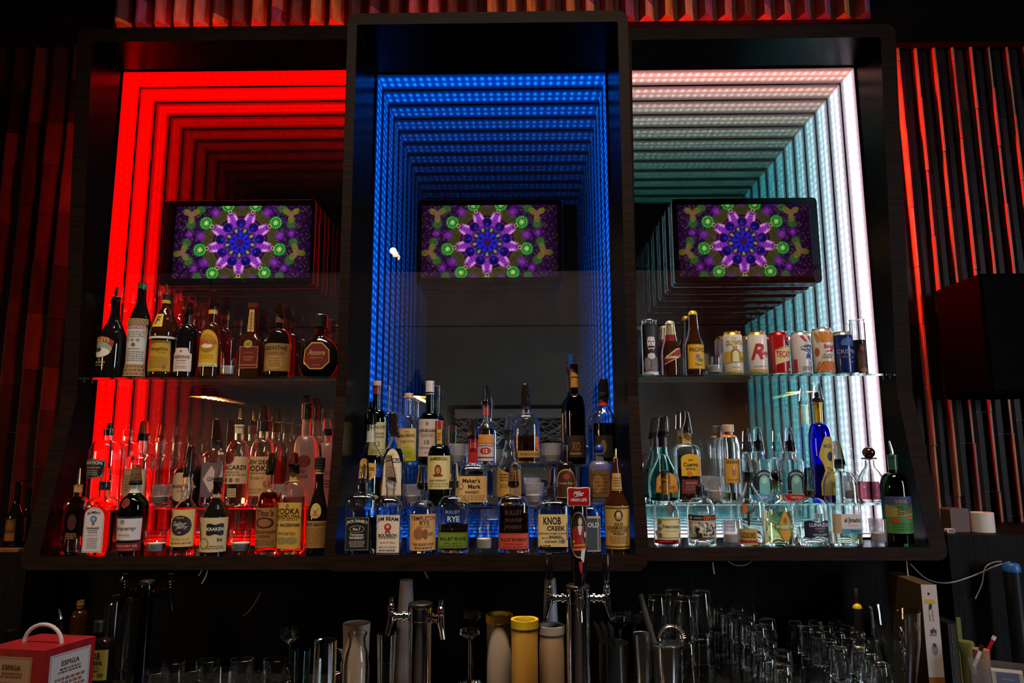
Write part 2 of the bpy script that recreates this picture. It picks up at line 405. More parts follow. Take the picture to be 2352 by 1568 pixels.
def bottle(row, cx, hw, sh, nk, top, nhw, label, n=2.0, dr=1.0, style='round', glassn='clear', liq=None, lvl=None,
           caps=(), labs=(), prof=None, name='bottle', cat='bottle', dy=0.0, group=None, ribs=0, rz=0.0):
    Y, zs = ROWS[row]; Y += dy
    base_py = project_y(cx, zs, Y)
    p0 = at(cx, base_py, Y); X = p0.x; mp = m_per_px(cx, base_py, Y)
    zz = lambda py: at(cx, py, Y).z - zs
    mpz = lambda py: m_per_px(cx, py, Y)
    if prof:
        P = [(zz(py), h_ * mpz(py)) for py, h_ in prof]
        P = [(0.0, P[0][1])] + [q for q in P[1:] if q[0] > 0.0012]
    else:
        r, rn = hw * mpz((sh + base_py) / 2), nhw * mpz(top)
        zs_, zn, zt = zz(sh), zz(nk), zz(top)
        P = [(0.0, r * 0.93), (0.002, r * 0.98), (0.006, r)]
        if zs_ > 0.03: P.append((zs_ * 0.5, r))
        K = 8
        for i in range(K + 1):
            t = i / K
            if style == 'round': a = math.pi / 2 * t; z = zs_ + (zn - zs_) * math.sin(a); rr = rn + (r - rn) * math.cos(a)
            elif style == 'slope': z = zs_ + (zn - zs_) * t; s3 = t * t * (3 - 2 * t); rr = r + (rn - r) * s3
            elif style == 'dome': a = math.pi / 2 * t; z = zs_ + (zn - zs_) * math.sin(a); rr = rn + (r - rn) * math.cos(a) ** 0.75
            else: z = zs_ + (zn - zs_) * t; rr = r + (rn - r) * t
            P.append((z, rr))
        P.append((zn + (zt - zn) * 0.15, rn)); 
        P += [(zt - 0.006, rn), (zt - 0.0055, rn * 1.14), (zt - 0.0005, rn * 1.14), (zt, rn * 1.05)]
    Q = []
    for q in P:                                          # strictly rising
        if not Q or q[0] > Q[-1][0] + 2e-5: Q.append(q)
    P = Q
    T = thing(name, (X, Y, zs), label, cat, group, rz)
    rad = lambda z: interp(P, z)
    body = MB()
    nn = n
    seg = 28 if n == 2.0 else 32
    if glassn in DARKGLASS:
        body.lathe(P, DARKGLASS[glassn], seg, nn, dr, ribs=ribs, rib=0.02)
    else:
        th = 0.0028
        gm = GLASSES[glassn]
        inner = [(z, max(rr - th, 0.002)) for z, rr in P if z > 0.009]
        inner = [(0.009, max(rad(0.009) - th, 0.002))] + inner
        vo = len(body.v)
        body.lathe(P, gm, seg, nn, dr, cap1=False, ribs=ribs, rib=0.03)
        a0 = (len(P) - 1) * seg
        body.lathe(inner, gm, seg, nn, dr, cap1=False, flip=True)
        b0 = len(P) * seg + (len(inner) - 1) * seg
        k = body.m(gm)
        for i in range(seg):
            j = (i + 1) % seg
            body.f.append((a0 + i, a0 + j, b0 + j, b0 + i)); body.mi.append(k); body.sm.append(True)
    body.build('glass_body', T)
    if liq and lvl:
        zl = zz(lvl)
        li = [(z, max(rr - 0.0031, 0.002)) for z, rr in P if 0.0095 < z < zl]
        li = [(0.0095, max(rad(0.0095) - 0.0031, 0.002))] + li + [(zl, max(rad(zl) - 0.0031, 0.002))]
        b2 = MB().lathe(li, liquid(liq), seg, nn, dr)
        b2.build('liquid', T)
    for c in caps:
        k = c[0]
        if k == 'foil':                                  # sleeve on the neck: py low, py high, colour
            z0, z1 = zz(c[1]), zz(c[2]); pts = sorted(set([z0, z1] + [z for z, _ in P if z0 < z < z1]))
            fm = mat('foil', rgb(c[3]), 0.3, metal=0.6) if len(c) > 4 else gloss(c[3], 0.35)
            MB().lathe([(z, rad(z) + 0.0007) for z in pts], fm, 20, nn, dr, cap0=False, cap1=False).build('neck_foil', T)
        elif k == 'plug':                                # rubber stopper: py low, high, half width, colour
            z0, z1 = zz(c[1]), zz(c[2]); rr = c[3] * mpz(c[2]); pm = gloss(c[4], 0.45) if len(c) > 4 else RUBBER
            st = [(z0, rr * 0.86)]
            q = 4
            for i in range(q): 
                a_, b_ = z0 + (z1 - z0) * (i + 0.15) / q, z0 + (z1 - z0) * (i + 0.85) / q
                st += [(a_, rr), (b_, rr * 0.97), (b_ + 0.0003, rr * 0.9)]
            MB().lathe(st, pm, 18).build('stopper', T)
        elif k == 'cork':
            z0, z1 = zz(c[1]), zz(c[2]); rr = c[3] * mpz(c[2])
            MB().lathe([(z0, rr * 0.95), (z0 + 0.001, rr), (z1 - 0.0012, rr), (z1, rr * 0.94)], gloss(c[4], 0.5), 20).build('cap', T)
        elif k == 'ball':
            z0, z1 = zz(c[1]), zz(c[2]); rr = c[3] * mpz(c[2]); b3 = MB()
            b3.ball((0, 0, (z0 + z1) / 2), rr, gloss(c[4], 0.15), 20, sq=(z1 - z0) / 2 / rr)
            b3.lathe([(z0 - 0.004, rr * 0.95), (z0 - 0.003, rr * 1.15), (z0 + 0.002, rr * 1.15), (z0 + 0.003, rr * 0.7)], gloss(c[4], 0.3), 20)
            b3.build('stopper', T)
        elif k == 'spout':                               # curved metal pourer: py low, high, lean, material
            z0, z1 = zz(c[1]), zz(c[2]); ln = (c[3] if len(c) > 3 else -4) * mp
            hh = z1 - z0; pm = {'b': BLACK, 'g': BRASSY}.get(c[4], STEEL) if len(c) > 4 else STEEL
            b4 = MB().tube([(0, 0, z0), (0, 0, z0 + hh * 0.3), (ln * 0.35, 0, z0 + hh * 0.6), (ln, 0, z1)], [0.006, 0.0052, 0.0042, 0.0032], pm, 10)
            b4.lathe([(z0 - 0.003, 0.0085), (z0 + 0.003, 0.0085), (z0 + 0.005, 0.006)], pm, 14)
            b4.build('pour_spout', T)
        elif k == 'cover':                               # dust cap over the spout: py low, high, hw low, hw high, tint, lean
            z0, z1 = zz(c[1]), zz(c[2]); r0, r1 = c[3] * mpz(c[1]), c[4] * mpz(c[2]); ln = c[6] * mp if len(c) > 6 else 0
            b5 = MB(); seg5 = 18; hh = z1 - z0
            rings = [(0, r0 * 1.12), (0.02, r0 * 1.02), (0.3, r0 + (r1 - r0) * .35), (0.85, r1), (0.94, r1 * 0.86), (0.985, r1 * 0.55), (1.0, 0.0006)]
            vs = []; fs = []
            for t, rr in rings:
                for i in range(seg5):
                    a = 2 * math.pi * i / seg5
                    zt_ = z0 + hh * t + (rr * math.cos(a) * 0.5 * (1 - t) if ln else 0) * (1 if ln > 0 else -1)
                    vs.append((rr * math.cos(a) + ln * t, rr * math.sin(a), zt_))
            for j in range(len(rings) - 1):
                for i in range(seg5):
                    a, b = j * seg5 + i, j * seg5 + (i + 1) % seg5; fs.append((a, b, b + seg5, a + seg5))
            fs.append(tuple(range(seg5 - 1, -1, -1)))
            b5.add(vs, fs, COVER_M[c[5]], True)
            b5.build('spout_cover', T)
        elif k == 'crown':
            z0, z1 = zz(c[1]), zz(c[2]); rr = c[3] * mpz(c[2])
            MB().lathe([(z0, rr * 1.1), (z0 + (z1 - z0) * .4, rr * 1.02), (z0 + (z1 - z0) * .8, rr * .85), (z1, rr * .55)], mat('crown_cap', rgb(c[4]), 0.3, metal=0.3), 42, ribs=21, rib=0.035).build('crown_cap', T)
        elif k == 'rings':
            b6 = MB()
            for s_ in (-1, 1):
                cxx = s_ * c[2] * mp; zc = zz(c[1]); rr = c[3] * mp
                b6.tube([(cxx + rr * math.cos(R(a)), 0, zc + rr * math.sin(R(a))) for a in range(0, 361, 24)], 0.0022, GLASSES['smoke'], 6, False)
            b6.build('ring_handle', T)
    for lb in labs:                                      # (offset px, py low, py high, half width px, shape, ground, elements[, part name])
        dx, y0, y1, lw, shp, bg, els = lb[:7]
        z0, z1 = zz(y0), zz(y1)
        mpl = mpz((y0 + y1) / 2)
        ra_, rb_ = rad(z0), rad(z1)
        lin = lambda z: ra_ + (rb_ - ra_) * (z - z0) / (z1 - z0)
        dev = max([0.0] + [rr - lin(z) for z, rr in P if z0 < z < z1])
        lrad = (lambda z: lin(z) + dev) if len(lb) < 8 or lb[7] != 'cord' else (lambda z: max(rad(z0), rad(z1), rad((z0 + z1) / 2)))
        fn, uof, rmid = wrap(lrad, nn, dr, z0, 0.0)
        e1 = (dx - lw) * mpl / rmid; e2 = (dx + lw) * mpl / rmid
        sg = lambda v: math.copysign(uof(v), v)
        u1, u2 = sg(max(-0.97, e1)) * rmid, sg(min(0.97, e2)) * rmid
        uc, uh = (u1 + u2) / 2, (u2 - u1) / 2
        b7 = MB()
        print_on(b7, lambda u, z, l, fn=fn, uc=uc: fn(u + uc, z, l), uh, z1 - z0, shp, bg, els)
        b7.build(lb[7] if len(lb) > 7 else 'label_sticker', T)
    return T
def project_y(cx, z, Y):                                 # photo row at which height z is seen at column cx on plane Y
    lo_, hi_ = 3000.0, -3000.0
    for _ in range(50):
        m = (lo_ + hi_) / 2
        if at(cx, m, Y).z < z: lo_ = m
        else: hi_ = m
    return (lo_ + hi_) / 2
# ------------------------------------------------------------------ mirror cabinets
PANE, MIR, BACK = 2.620, 2.684, 2.700
def led_mat(name, axis, base, peak, strength):
    m = bpy.data.materials.new(name); m.use_nodes = True
    N, L = m.node_tree.nodes, m.node_tree.links; N.clear()
    out = N.new('ShaderNodeOutputMaterial'); em = N.new('ShaderNodeEmission'); tc = N.new('ShaderNodeTexCoord'); sx = N.new('ShaderNodeSeparateXYZ')
    L.new(tc.outputs['Object'], sx.inputs[0])
    def mth(op, a, b=None):
        n = N.new('ShaderNodeMath'); n.operation = op
        for i, v in enumerate((a, b)):
            if v is None: continue
            if isinstance(v, (int, float)): n.inputs[i].default_value = v
            else: L.new(v, n.inputs[i])
        return n.outputs[0]
    s = mth('MULTIPLY', sx.outputs[axis], 2 * math.pi / 0.0305)
    dot = mth('POWER', mth('MULTIPLY_ADD', mth('COSINE', s), 0.5), 2.2)

    # 0.5 * cos + 0.5
    for n in list(N):
        if n.type == 'MATH' and n.operation == 'MULTIPLY_ADD': n.inputs[2].default_value = 0.5
    dy = mth('DIVIDE', mth('SUBTRACT', sx.outputs['Y'], 2.662), 0.013)
    g = mth('POWER', 2.718, mth('MULTIPLY', mth('MULTIPLY', dy, dy), -1.0))
    f = mth('MULTIPLY', dot, g)
    dz = mth('DIVIDE', mth('SUBTRACT', sx.outputs['Y'], 2.668), 0.021)
    g2 = mth('POWER', 2.718, mth('MULTIPLY', mth('MULTIPLY', dz, dz), -1.0))
    mul = N.new('ShaderNodeMath'); mul.operation = 'MULTIPLY_ADD'; L.new(g2, mul.inputs[0]); mul.inputs[1].default_value = 0.76; mul.inputs[2].default_value = 0.24
    mix = N.new('ShaderNodeMix'); mix.data_type = 'RGBA'
    L.new(f, mix.inputs[0]); mix.inputs[6].default_value = (*base, 1); mix.inputs[7].default_value = (*peak, 1)
    L.new(mix.outputs[2], em.inputs[0]); L.new(mth('MULTIPLY', mul.outputs[0], strength), em.inputs[1])
    L.new(em.outputs[0], out.inputs[0])
    return m
def pane_mat(name, fac, tint):
    m = bpy.data.materials.new(name); m.use_nodes = True
    N, L = m.node_tree.nodes, m.node_tree.links; N.clear()
    out = N.new('ShaderNodeOutputMaterial'); mx = N.new('ShaderNodeMixShader'); tr = N.new('ShaderNodeBsdfTransparent'); gl = N.new('ShaderNodeBsdfGlossy')
    gl.inputs['Roughness'].default_value = 0.0; gl.inputs['Color'].default_value = (*tint, 1)
    mx.inputs[0].default_value = fac
    L.new(tr.outputs[0], mx.inputs[1]); L.new(gl.outputs[0], mx.inputs[2]); L.new(mx.outputs[0], out.inputs[0])
    return m
def mirror_mat(name, tint):
    m = bpy.data.materials.new(name); m.use_nodes = True
    N, L = m.node_tree.nodes, m.node_tree.links; N.clear()
    out = N.new('ShaderNodeOutputMaterial'); gl = N.new('ShaderNodeBsdfGlossy')
    gl.inputs['Roughness'].default_value = 0.0; gl.inputs['Color'].default_value = (*tint, 1)
    L.new(gl.outputs[0], out.inputs[0])
    return m

def cabinet(label, x0, x1, z0, z1, tl, tr, tt, tb, front, led, fac, tint, rad=(0.035, 0.035, 0.035, 0.035)):
    """inner opening x0..x1, z0..z1; board thicknesses; front: [(z, y)] line of the side boards' front edge"""
    T = thing('mirror_cabinet', ((x0 + x1) / 2, BACK, z0 - tb), label, 'cabinet')
    ox, oy, oz = T.location
    def fy(z):
        for a, b in zip(front, front[1:]):
            if a[0] <= z <= b[0]: return a[1] + (b[1] - a[1]) * (z - a[0]) / (b[0] - a[0])
        return front[0][1] if z < front[0][0] else front[-1][1]
    X0, X1, Z0, Z1 = x0 - tl, x1 + tr, z0 - tb, z1 + tt
    K = 6
    def loop(a0, b0, a1, b1, r):
        pts = []
        for (cx_, cz, an, rr) in ((a1 - r[0], b1 - r[0], 0, r[0]), (a0 + r[1], b1 - r[1], 90, r[1]), None, (a0 + r[2], b0 + r[2], 180, r[2]), (a1 - r[3], b0 + r[3], 270, r[3]), None) if False else []: pass
        def corner(cx_, cz, an, rr): return [(cx_ + rr * math.cos(R(an + 90 * k / K)), cz + rr * math.sin(R(an + 90 * k / K))) for k in range(K + 1)]
        pts += corner(a1 - r[0], b1 - r[0], 0, r[0]) + corner(a0 + r[1], b1 - r[1], 90, r[1])
        pts += [(a0, z) for z, _ in reversed(front[1:-1])]
        pts += corner(a0 + r[2], b0 + r[2], 180, r[2]) + corner(a1 - r[3], b0 + r[3], 270, r[3])
        pts += [(a1, z) for z, _ in front[1:-1]]
        return pts
    out = loop(X0, Z0, X1, Z1, rad); inn = loop(x0, z0, x1, z1, (0.008,) * 4)
    n = len(out)
    vs = []
    for (x, z) in out: vs.append((x - ox, fy(z) - oy, z - oz))
    for (x, z) in inn: vs.append((x - ox, fy(z) - oy, z - oz))
    for (x, z) in out: vs.append((x - ox, 0, z - oz))
    for (x, z) in inn: vs.append((x - ox, 0, z - oz))
    mb = MB(); q = lambda a, b: [(a * n + i, a * n + (i + 1) % n, b * n + (i + 1) % n, b * n + i) for i in range(n)]
    mb.add(vs, q(0, 1), WOOD); o = mb.build('frame_front', T)
    mb = MB().add(vs, [tuple(reversed(f)) for f in q(0, 2)], WOOD); mb.build('case', T)
    MB().add(vs, q(1, 3), INNER).build('lining', T)
    def part(mb, nm): 
        mb.v = [(a - ox, b - oy, c - oz) for a, b, c in mb.v]; return mb.build(nm, T)
    part(MB().box((x0, MIR + 0.003, z0), (x1, BACK, z1), BLACK), 'back_panel')
    mm = mirror_mat('tinted_mirror', tint); mb = MB(); mb.box((x0, MIR, z0), (x1, MIR + 0.003, z1), mm); part(mb, 'back_mirror')
    mb = MB().add([(x0, PANE, z0), (x1, PANE, z0), (x1, PANE, z1), (x0, PANE, z1)], [(0, 1, 2, 3)], pane_mat('one_way_glass', fac, (1, 1, 1)))
    part(mb, 'mirror_pane')
    e = 0.0045; g = 0.0055                               # gasket round the pane and LED channels round the gap
    for a, b in (((x0, PANE + .001, z0), (x0 + g, PANE + .0055, z1)), ((x1 - g, PANE + .001, z0), (x1, PANE + .0055, z1)),
                 ((x0 + g, PANE + .001, z0), (x1 - g, PANE + .0055, z0 + g)), ((x0 + g, PANE + .001, z1 - g), (x1 - g, PANE + .0055, z1))):
        part(MB().box(a, b, BLACK), 'pane_gasket')
    # the strips keep object coordinates = place coordinates for their dot pattern
    for nm, a, b in (('left', (x0, PANE + .006, z0 + e), (x0 + e, MIR - .0015, z1 - e)), ('right', (x1 - e, PANE + .006, z0 + e), (x1, MIR - .0015, z1 - e)),
                     ('bottom', (x0, PANE + .006, z0), (x1, MIR - .0015, z0 + e)), ('top', (x0, PANE + .006, z1 - e), (x1, MIR - .0015, z1))):
        base, peak, st = led[nm]
        ax = 'Z' if nm in ('left', 'right') else 'X'
        o = MB().box(a, b, led_mat('led_diffuser', ax, base, peak, st)).build('led_strip', T)
        o.matrix_parent_inverse = Matrix.Translation(-T.location)
    return T

def same(*a): return {k: a for k in ('left', 'right', 'top', 'bottom')}
FL = [(1.20, 2.372), (1.825, 2.52), (3.2, 2.415)]
FM = [(1.20, 2.21), (1.80, 2.31), (3.2, 2.295)]
cabinet('tall dark wood bar cabinet with red-lit infinity mirror on the left', -1.575, -0.634, 1.292, 3.118, 0.055, 0.030, 0.050, 0.041, FL,
        same((1.0, 0.0, 0.0), (1.0, 0.0008, 0.0), 9.0), 0.50, (0.97, 0.93, 0.92))
cabinet('central dark wood bar cabinet, the tallest, with blue-lit infinity mirror', -0.568, 0.338, 1.318, 3.095, 0.033, 0.035, 0.042, 0.047, FM,
        same((0.0, 0.05, 0.5), (0.008, 0.38, 1.9), 3.9), 0.74, (0.86, 1.0, 1.0))
ledr = same((0.72, 0.46, 0.55), (1.0, 0.90, 0.95), 18)
ledr['top'] = ((0.75, 0.26, 0.24), (1.0, 0.62, 0.50), 11.0)
cabinet('tall dark wood bar cabinet with white and teal lit infinity mirror on the right', 0.405, 1.305, 1.316, 3.103, 0.030, 0.055, 0.050, 0.040, FL,
        ledr, 0.84, (0.72, 0.925, 0.92))

# glass shelves
SHG = mat('shelf_glass', (0.55, 0.9, 0.82), 0.02, trans=1.0, ior=1.35)
SHGB = mat('shelf_glass_clear', (0.75, 0.85, 0.95), 0.02, trans=1.0, ior=1.35)
def shelf(x0, x1, y0, y1, z, label, m):
    T = thing('glass_shelf', ((x0 + x1) / 2, y1, z - 0.008), label, 'shelf')
    hx = (x1 - x0) / 2
    MB().rbox((-hx, y0 - y1, 0), (hx, 0, 0.0078), 0.004, m, 'z').build('shelf_pane', T)
    for s in (-1, 1):
        for yy in (0.25, 0.75):
            MB().box((s * (hx - 0.004) - 0.004, (y0 - y1) * yy - 0.006, -0.007), (s * (hx - 0.004) + 0.004, (y0 - y1) * yy + 0.006, -0.0005), STEEL).build('shelf_clip', T)
G = 0.0008
shelf(-1.575 + G, -0.634 - G, 2.515, 2.612, 1.889, 'upper glass shelf with liqueur bottles in the red-lit cabinet', SHG)
shelf(0.405 + G, 1.305 - G, 2.515, 2.612, 1.889, 'upper glass shelf carrying the beer cans in the teal-lit cabinet', SHG)
shelf(-1.575 + G, -0.634 - G, 2.503, 2.612, 1.440, 'low glass step shelf behind the front bottles in the red-lit cabinet', SHG)
shelf(0.405 + G, 1.305 - G, 2.503, 2.612, 1.448, 'low glass step shelf behind the front bottles in the teal-lit cabinet', SHG)
shelf(-0.568 + G, 0.338 - G, 2.345, 2.455, 1.451, 'lower glass step shelf in the blue-lit cabinet', SHGB)
shelf(-0.568 + G, 0.338 - G, 2.462, 2.612, 1.580, 'upper glass step shelf in the blue-lit cabinet', SHGB)
ROWS.update(LS=(2.566, 1.8892), RS=(2.566, 1.8892), LB=(2.556, 1.4402), RB=(2.556, 1.4482), LF=(2.452, 1.2922), RF=(2.452, 1.3162),
            MF=(2.288, 1.3182), M1=(2.400, 1.4512), M2=(2.530, 1.5802))

# ------------------------------------------------------------------ televisions behind the one-way glass
import numpy as np
def kaleido(W=330, H=180):
    yy, xx = np.mgrid[0:H + 1, 0:W + 1].astype(float)
    x = (xx / W - 0.482) * 312; y = (yy / H - 0.49) * 168
    r = np.hypot(x, y); th = np.arctan2(x, y)            # angle from straight up
    n = 9; sec = 2 * math.pi / n
    tf = (th + sec / 2) % sec - sec / 2                  # blobs lie on tf = 0
    tg = th % sec - sec / 2                              # the points between them
    c = np.zeros(xx.shape + (3,))
    rs = np.random.RandomState(3)
    noise = lambda s: np.sin(x * s + 1.3 * np.sin(y * s * 0.8)) * np.sin(y * s * 1.1 + 1.7 * np.sin(x * s * 0.7))
    def paint(mask, col, a=1.0):
        m = np.clip(mask, 0, 1)[..., None] * a
        c[:] = c * (1 - m) + np.array(col) * m
    soft = lambda d, w_=1.2: np.clip(0.5 - d / w_, 0, 1)
    paint(np.ones_like(r), (0.012, 0.002, 0.02))
    n1 = noise(0.22) * 0.5 + noise(0.5) * 0.5
    paint(np.clip(n1 - 0.25, 0, 1) * 1.4 * (r > 95), (0.06, 0.008, 0.14))
    paint(np.clip(noise(0.9) - 0.55, 0, 1) * 2 * (r > 95), (0.20, 0.03, 0.30))
    paint(np.clip(noise(0.31) - 0.62, 0, 1) * 2.5 * (r > 88), (0.12, 0.08, 0.012))
    def place(rad_, phase, size, fn):
        for k in range(n):
            a = phase + k * sec
            px_, py_ = rad_ * math.sin(a), rad_ * math.cos(a)
            fn(np.hypot(x - px_, y - py_) / size, np.arctan2(x - px_, y - py_) - a, size)
    def green(d, a, s):
        pet = 0.5 + 0.5 * np.cos(a * 18); bead = 0.5 + 0.5 * np.cos(d * 16)
        paint(soft(d - 1, 0.12), (0.0, 0.06, 0.01)); paint(soft(d - 1, 0.12) * pet * (0.35 + 0.65 * bead), (0.04, 0.62, 0.05))
        paint(soft(d - 0.98, 0.1) * (pet > 0.75) * (bead > 0.8), (0.5, 0.95, 0.4)); paint(soft(d - 0.25, 0.2), (0.7, 0.8, 0.2))
    def purple(d, a, s):
        pet = 0.5 + 0.5 * np.cos(a * 14 + d * 5)
        paint(soft(d - .85, 0.6) * (0.1 + 0.9 * pet), (0.16, 0.012, 0.34)); paint(soft(d - .45, 0.5) * pet, (0.45, 0.05, 0.62))
    def yellow(d, a, s):
        pet = 0.5 + 0.5 * np.cos(a * 3); bead = 0.5 + 0.5 * np.cos(d * 22) * np.cos(a * 9)
        paint(soft(d - 0.3 - 0.7 * pet, 0.2) * (0.3 + 0.7 * bead), (0.26, 0.22, 0.01)); paint(soft(d - 0.16, 0.2), (0.45, 0.03, 0.22))
    ph = math.pi / n
    place(132, 0.0 - ph, 21, yellow)
    place(122, ph * 0.5, 10, lambda d, a, s: paint(soft(d - 1, .5) * (0.5 + 0.5 * np.cos(d * 16)), (0.06, 0.22, 0.02)))
    place(122, -ph * 0.5, 10, lambda d, a, s: paint(soft(d - 1, .5) * (0.5 + 0.5 * np.cos(d * 16)), (0.06, 0.22, 0.02)))
    place(118, 0.0, 10, purple)
    # olive beaded band
    band = soft(np.abs(r - 76) - 13, 5) * (0.5 + 0.5 * np.cos(th * 99)) * (0.4 + 0.6 * np.cos(r * 1.1) ** 2)
    paint(soft(np.abs(r - 76) - 13, 4), (0.03, 0.02, 0.008)); paint(band, (0.11, 0.10, 0.012))
    place(92, ph, 15, green)
    place(92, 0.0, 13, purple)
    place(76, ph, 4.5, lambda d, a, s: (paint(soft(d - 1, 0.3), (0.62, 0.36, 0.16)), paint(soft(d - 0.55, .2), (0.01, 0.0, 0.01))))
    # magenta star and its hot edges
    edge = 64 - 9 * np.cos(tf * n) + 3 * np.cos(tf * n * 3)
    star = soft(r - edge, 2)
    paint(star, (0.13, 0.012, 0.27))
    paint(star * (0.5 + 0.5 * np.cos(r * 0.9 + np.cos(th * 27) * 2)) ** 2 * (r > 30), (0.36, 0.05, 0.62))
    hot = np.exp(-((np.abs(tg) * r - 9) / 3.4) ** 2) * np.exp(-((r - edge + 9) / 7) ** 2) * (0.45 + 0.55 * np.cos(r * 2.2) ** 2)
    paint(hot * 1.15, (0.95, 0.42, 0.62))
    # teardrops
    def drop(d, a, s):
        dd = d * (1 + 0.16 * np.cos(a)) 
        paint(soft(dd - 1.18, 0.15), (0.12, 0.01, 0.2)); paint(soft(dd - 1, 0.12), (0.004, 0.003, 0.07))
        paint(soft(np.abs(a + math.pi - 2 * math.pi * (a > 0)) - 0.5, 0.4) * soft(d - .85, .2) * (d > 0.25), (0.01, 0.02, 0.5))
    place(47, 0.0, 10, drop)
    # dark inner ring with specks, blue heart
    paint(soft(r - 35 + 2 * np.cos(tf * n), 3), (0.035, 0.008, 0.06))
    place(30, ph, 3.2, lambda d, a, s: paint(soft(d - 1, 0.5), (0.08, 0.34, 0.10)))
    place(31, 0.0, 1.6, lambda d, a, s: paint(soft(d - 1, 0.5), (0.04, 0.05, 0.9)))
    place(26, ph, 1.4, lambda d, a, s: paint(soft(d - 1, 0.5), (0.6, 0.35, 0.3)))
    paint(soft(r - 22.5 - 1.5 * np.cos(tf * n), 2), (0.008, 0.014, 0.62))
    place(16.5, ph, 4.6, lambda d, a, s: paint(soft(np.hypot(d * np.sin(a) * 1.7, d * np.cos(a) * 0.95) - 1, 0.25), (0.02, 0.004, 0.02)))
    paint(soft(r - 10, 1.5), (0.035, 0.006, 0.075))
    mott = 0.62 + 0.55 * (0.5 + 0.5 * noise(1.15)) ** 1.5 + 0.25 * (rs.rand(*r.shape) - .5)
    c *= np.where(r[..., None] > 66, mott[..., None] * .95, 0.75 + 0.35 * mott[..., None])
    fade = np.clip((1.02 - np.abs(x) / 156) * 5, 0, 1)
    c *= (0.35 + 0.65 * fade)[..., None]
    return c, W, H
scr = kaleido()
def screen_mat():
    m = bpy.data.materials.new('screen_picture'); m.use_nodes = True
    N, L = m.node_tree.nodes, m.node_tree.links; N.clear()
    out = N.new('ShaderNodeOutputMaterial'); em = N.new('ShaderNodeEmission'); at_ = N.new('ShaderNodeVertexColor'); at_.layer_name = 'picture'
    add = N.new('ShaderNodeAddShader'); gl = N.new('ShaderNodeBsdfGlossy'); gl.inputs[0].default_value = (0.04, 0.04, 0.04, 1); gl.inputs['Roughness'].default_value = 0.05
    L.new(at_.outputs[0], em.inputs[0]); em.inputs[1].default_value = 1.0
    L.new(em.outputs[0], add.inputs[0]); L.new(gl.outputs[0], add.inputs[1]); L.new(add.outputs[0], out.inputs[0])
    return m, em
def tv(px0, py0, px1, py1, label, gain, insets):
    a, b = at(px0, (py0 + py1) / 2, 2.652), at(px1, (py0 + py1) / 2, 2.652)
    zt, zb = at((px0 + px1) / 2, py0, 2.652).z, at((px0 + px1) / 2, py1, 2.652).z
    X, W_, H_ = (a.x + b.x) / 2, b.x - a.x, zt - zb
    T = thing('television', (X, 2.680, zb), label, 'television', 'televisions showing the kaleidoscope picture')
    l, r_, t, bt = insets
    hw = W_ / 2; y0, y1 = -0.028, -0.0002
    ins = ((-hw + l, bt), (hw - r_, H_ - t))
    mb = MB(); bz = mat('glossy_black_bezel', (0.006, 0.006, 0.007), 0.12, spec=0.6)
    # frame ring with rounded corners
    K = 6; rr = 0.014; outp = []
    for (cx_, cz, an) in ((hw - rr, H_ - rr, 0), (-hw + rr, H_ - rr, 90), (-hw + rr, rr, 180), (hw - rr, rr, 270)):
        outp += [(cx_ + rr * math.cos(R(an + 90 * k / K)), cz + rr * math.sin(R(an + 90 * k / K))) for k in range(K + 1)]
    innp = []
    for (cx_, cz) in ((ins[1][0], ins[1][1]), (ins[0][0], ins[1][1]), (ins[0][0], ins[0][1]), (ins[1][0], ins[0][1])): innp += [(cx_, cz)] * (K + 1)
    n = len(outp)
    vs = [(x, y0, z) for x, z in outp] + [(x, y0, z) for x, z in innp] + [(x, y1, z) for x, z in outp] + [(x, y0 + 0.006, z) for x, z in innp]
    fs = [(i, (i + 1) % n, n + (i + 1) % n, n + i) for i in range(n)] + [(i, 2 * n + i, 2 * n + (i + 1) % n, (i + 1) % n) for i in range(n)]
    fs += [(n + i, n + (i + 1) % n, 3 * n + (i + 1) % n, 3 * n + i) for i in range(n)] + [tuple(range(2 * n, 3 * n))]
    mb.add(vs, fs, bz); mb.build('bezel', T)
    MB().tube([(x, y0 + 0.002, z) for x, z in outp + outp[:1]], 0.0011, mat('bezel_edge', (0.35, 0.36, 0.36), 0.3, metal=0.6), 6, False).build('bezel_trim', T)
    c, W, H = scr
    me = bpy.data.meshes.new('screen')
    w0, h0 = ins[0]; w1, h1 = ins[1]
    gx, gz = np.meshgrid(np.linspace(w0, w1, W + 1), np.linspace(h0, h1, H + 1))
    v = np.stack([gx.ravel(), np.full(gx.size, y0 + 0.004), gz.ravel()], 1)
    idx = np.arange((W + 1) * (H + 1)).reshape(H + 1, W + 1)
    f = np.stack([idx[:-1, :-1].ravel(), idx[:-1, 1:].ravel(), idx[1:, 1:].ravel(), idx[1:, :-1].ravel()], 1)
    me.vertices.add(len(v)); me.vertices.foreach_set('co', v.ravel())
    me.loops.add(f.size); me.loops.foreach_set('vertex_index', f.ravel())
    me.polygons.add(len(f)); me.polygons.foreach_set('loop_start', np.arange(0, f.size, 4)); me.polygons.foreach_set('loop_total', np.full(len(f), 4))
    me.update(calc_edges=True)
    at_ = me.color_attributes.new('picture', 'FLOAT_COLOR', 'POINT')
    at_.data.foreach_set('color', np.concatenate([c.reshape(-1, 3), np.ones((c.shape[0] * c.shape[1], 1))], 1).ravel().astype(np.float32))
    m, em = screen_mat(); em.inputs[1].default_value = gain; me.materials.append(m)
    try: m.cycles.emission_sampling = 'NONE'
    except Exception: pass
    o = bpy.data.objects.new('screen', me); COL.objects.link(o); o.parent = T
    return T
tv(372, 460, 722, 655, 'television with black bezel behind the red-lit mirror glass', 2.0, (0.045, 0.015, 0.022, 0.028))
tv(957, 458, 1292, 652, 'television behind the blue-lit mirror glass, middle of the three', 3.2, (0.018, 0.018, 0.022, 0.026))
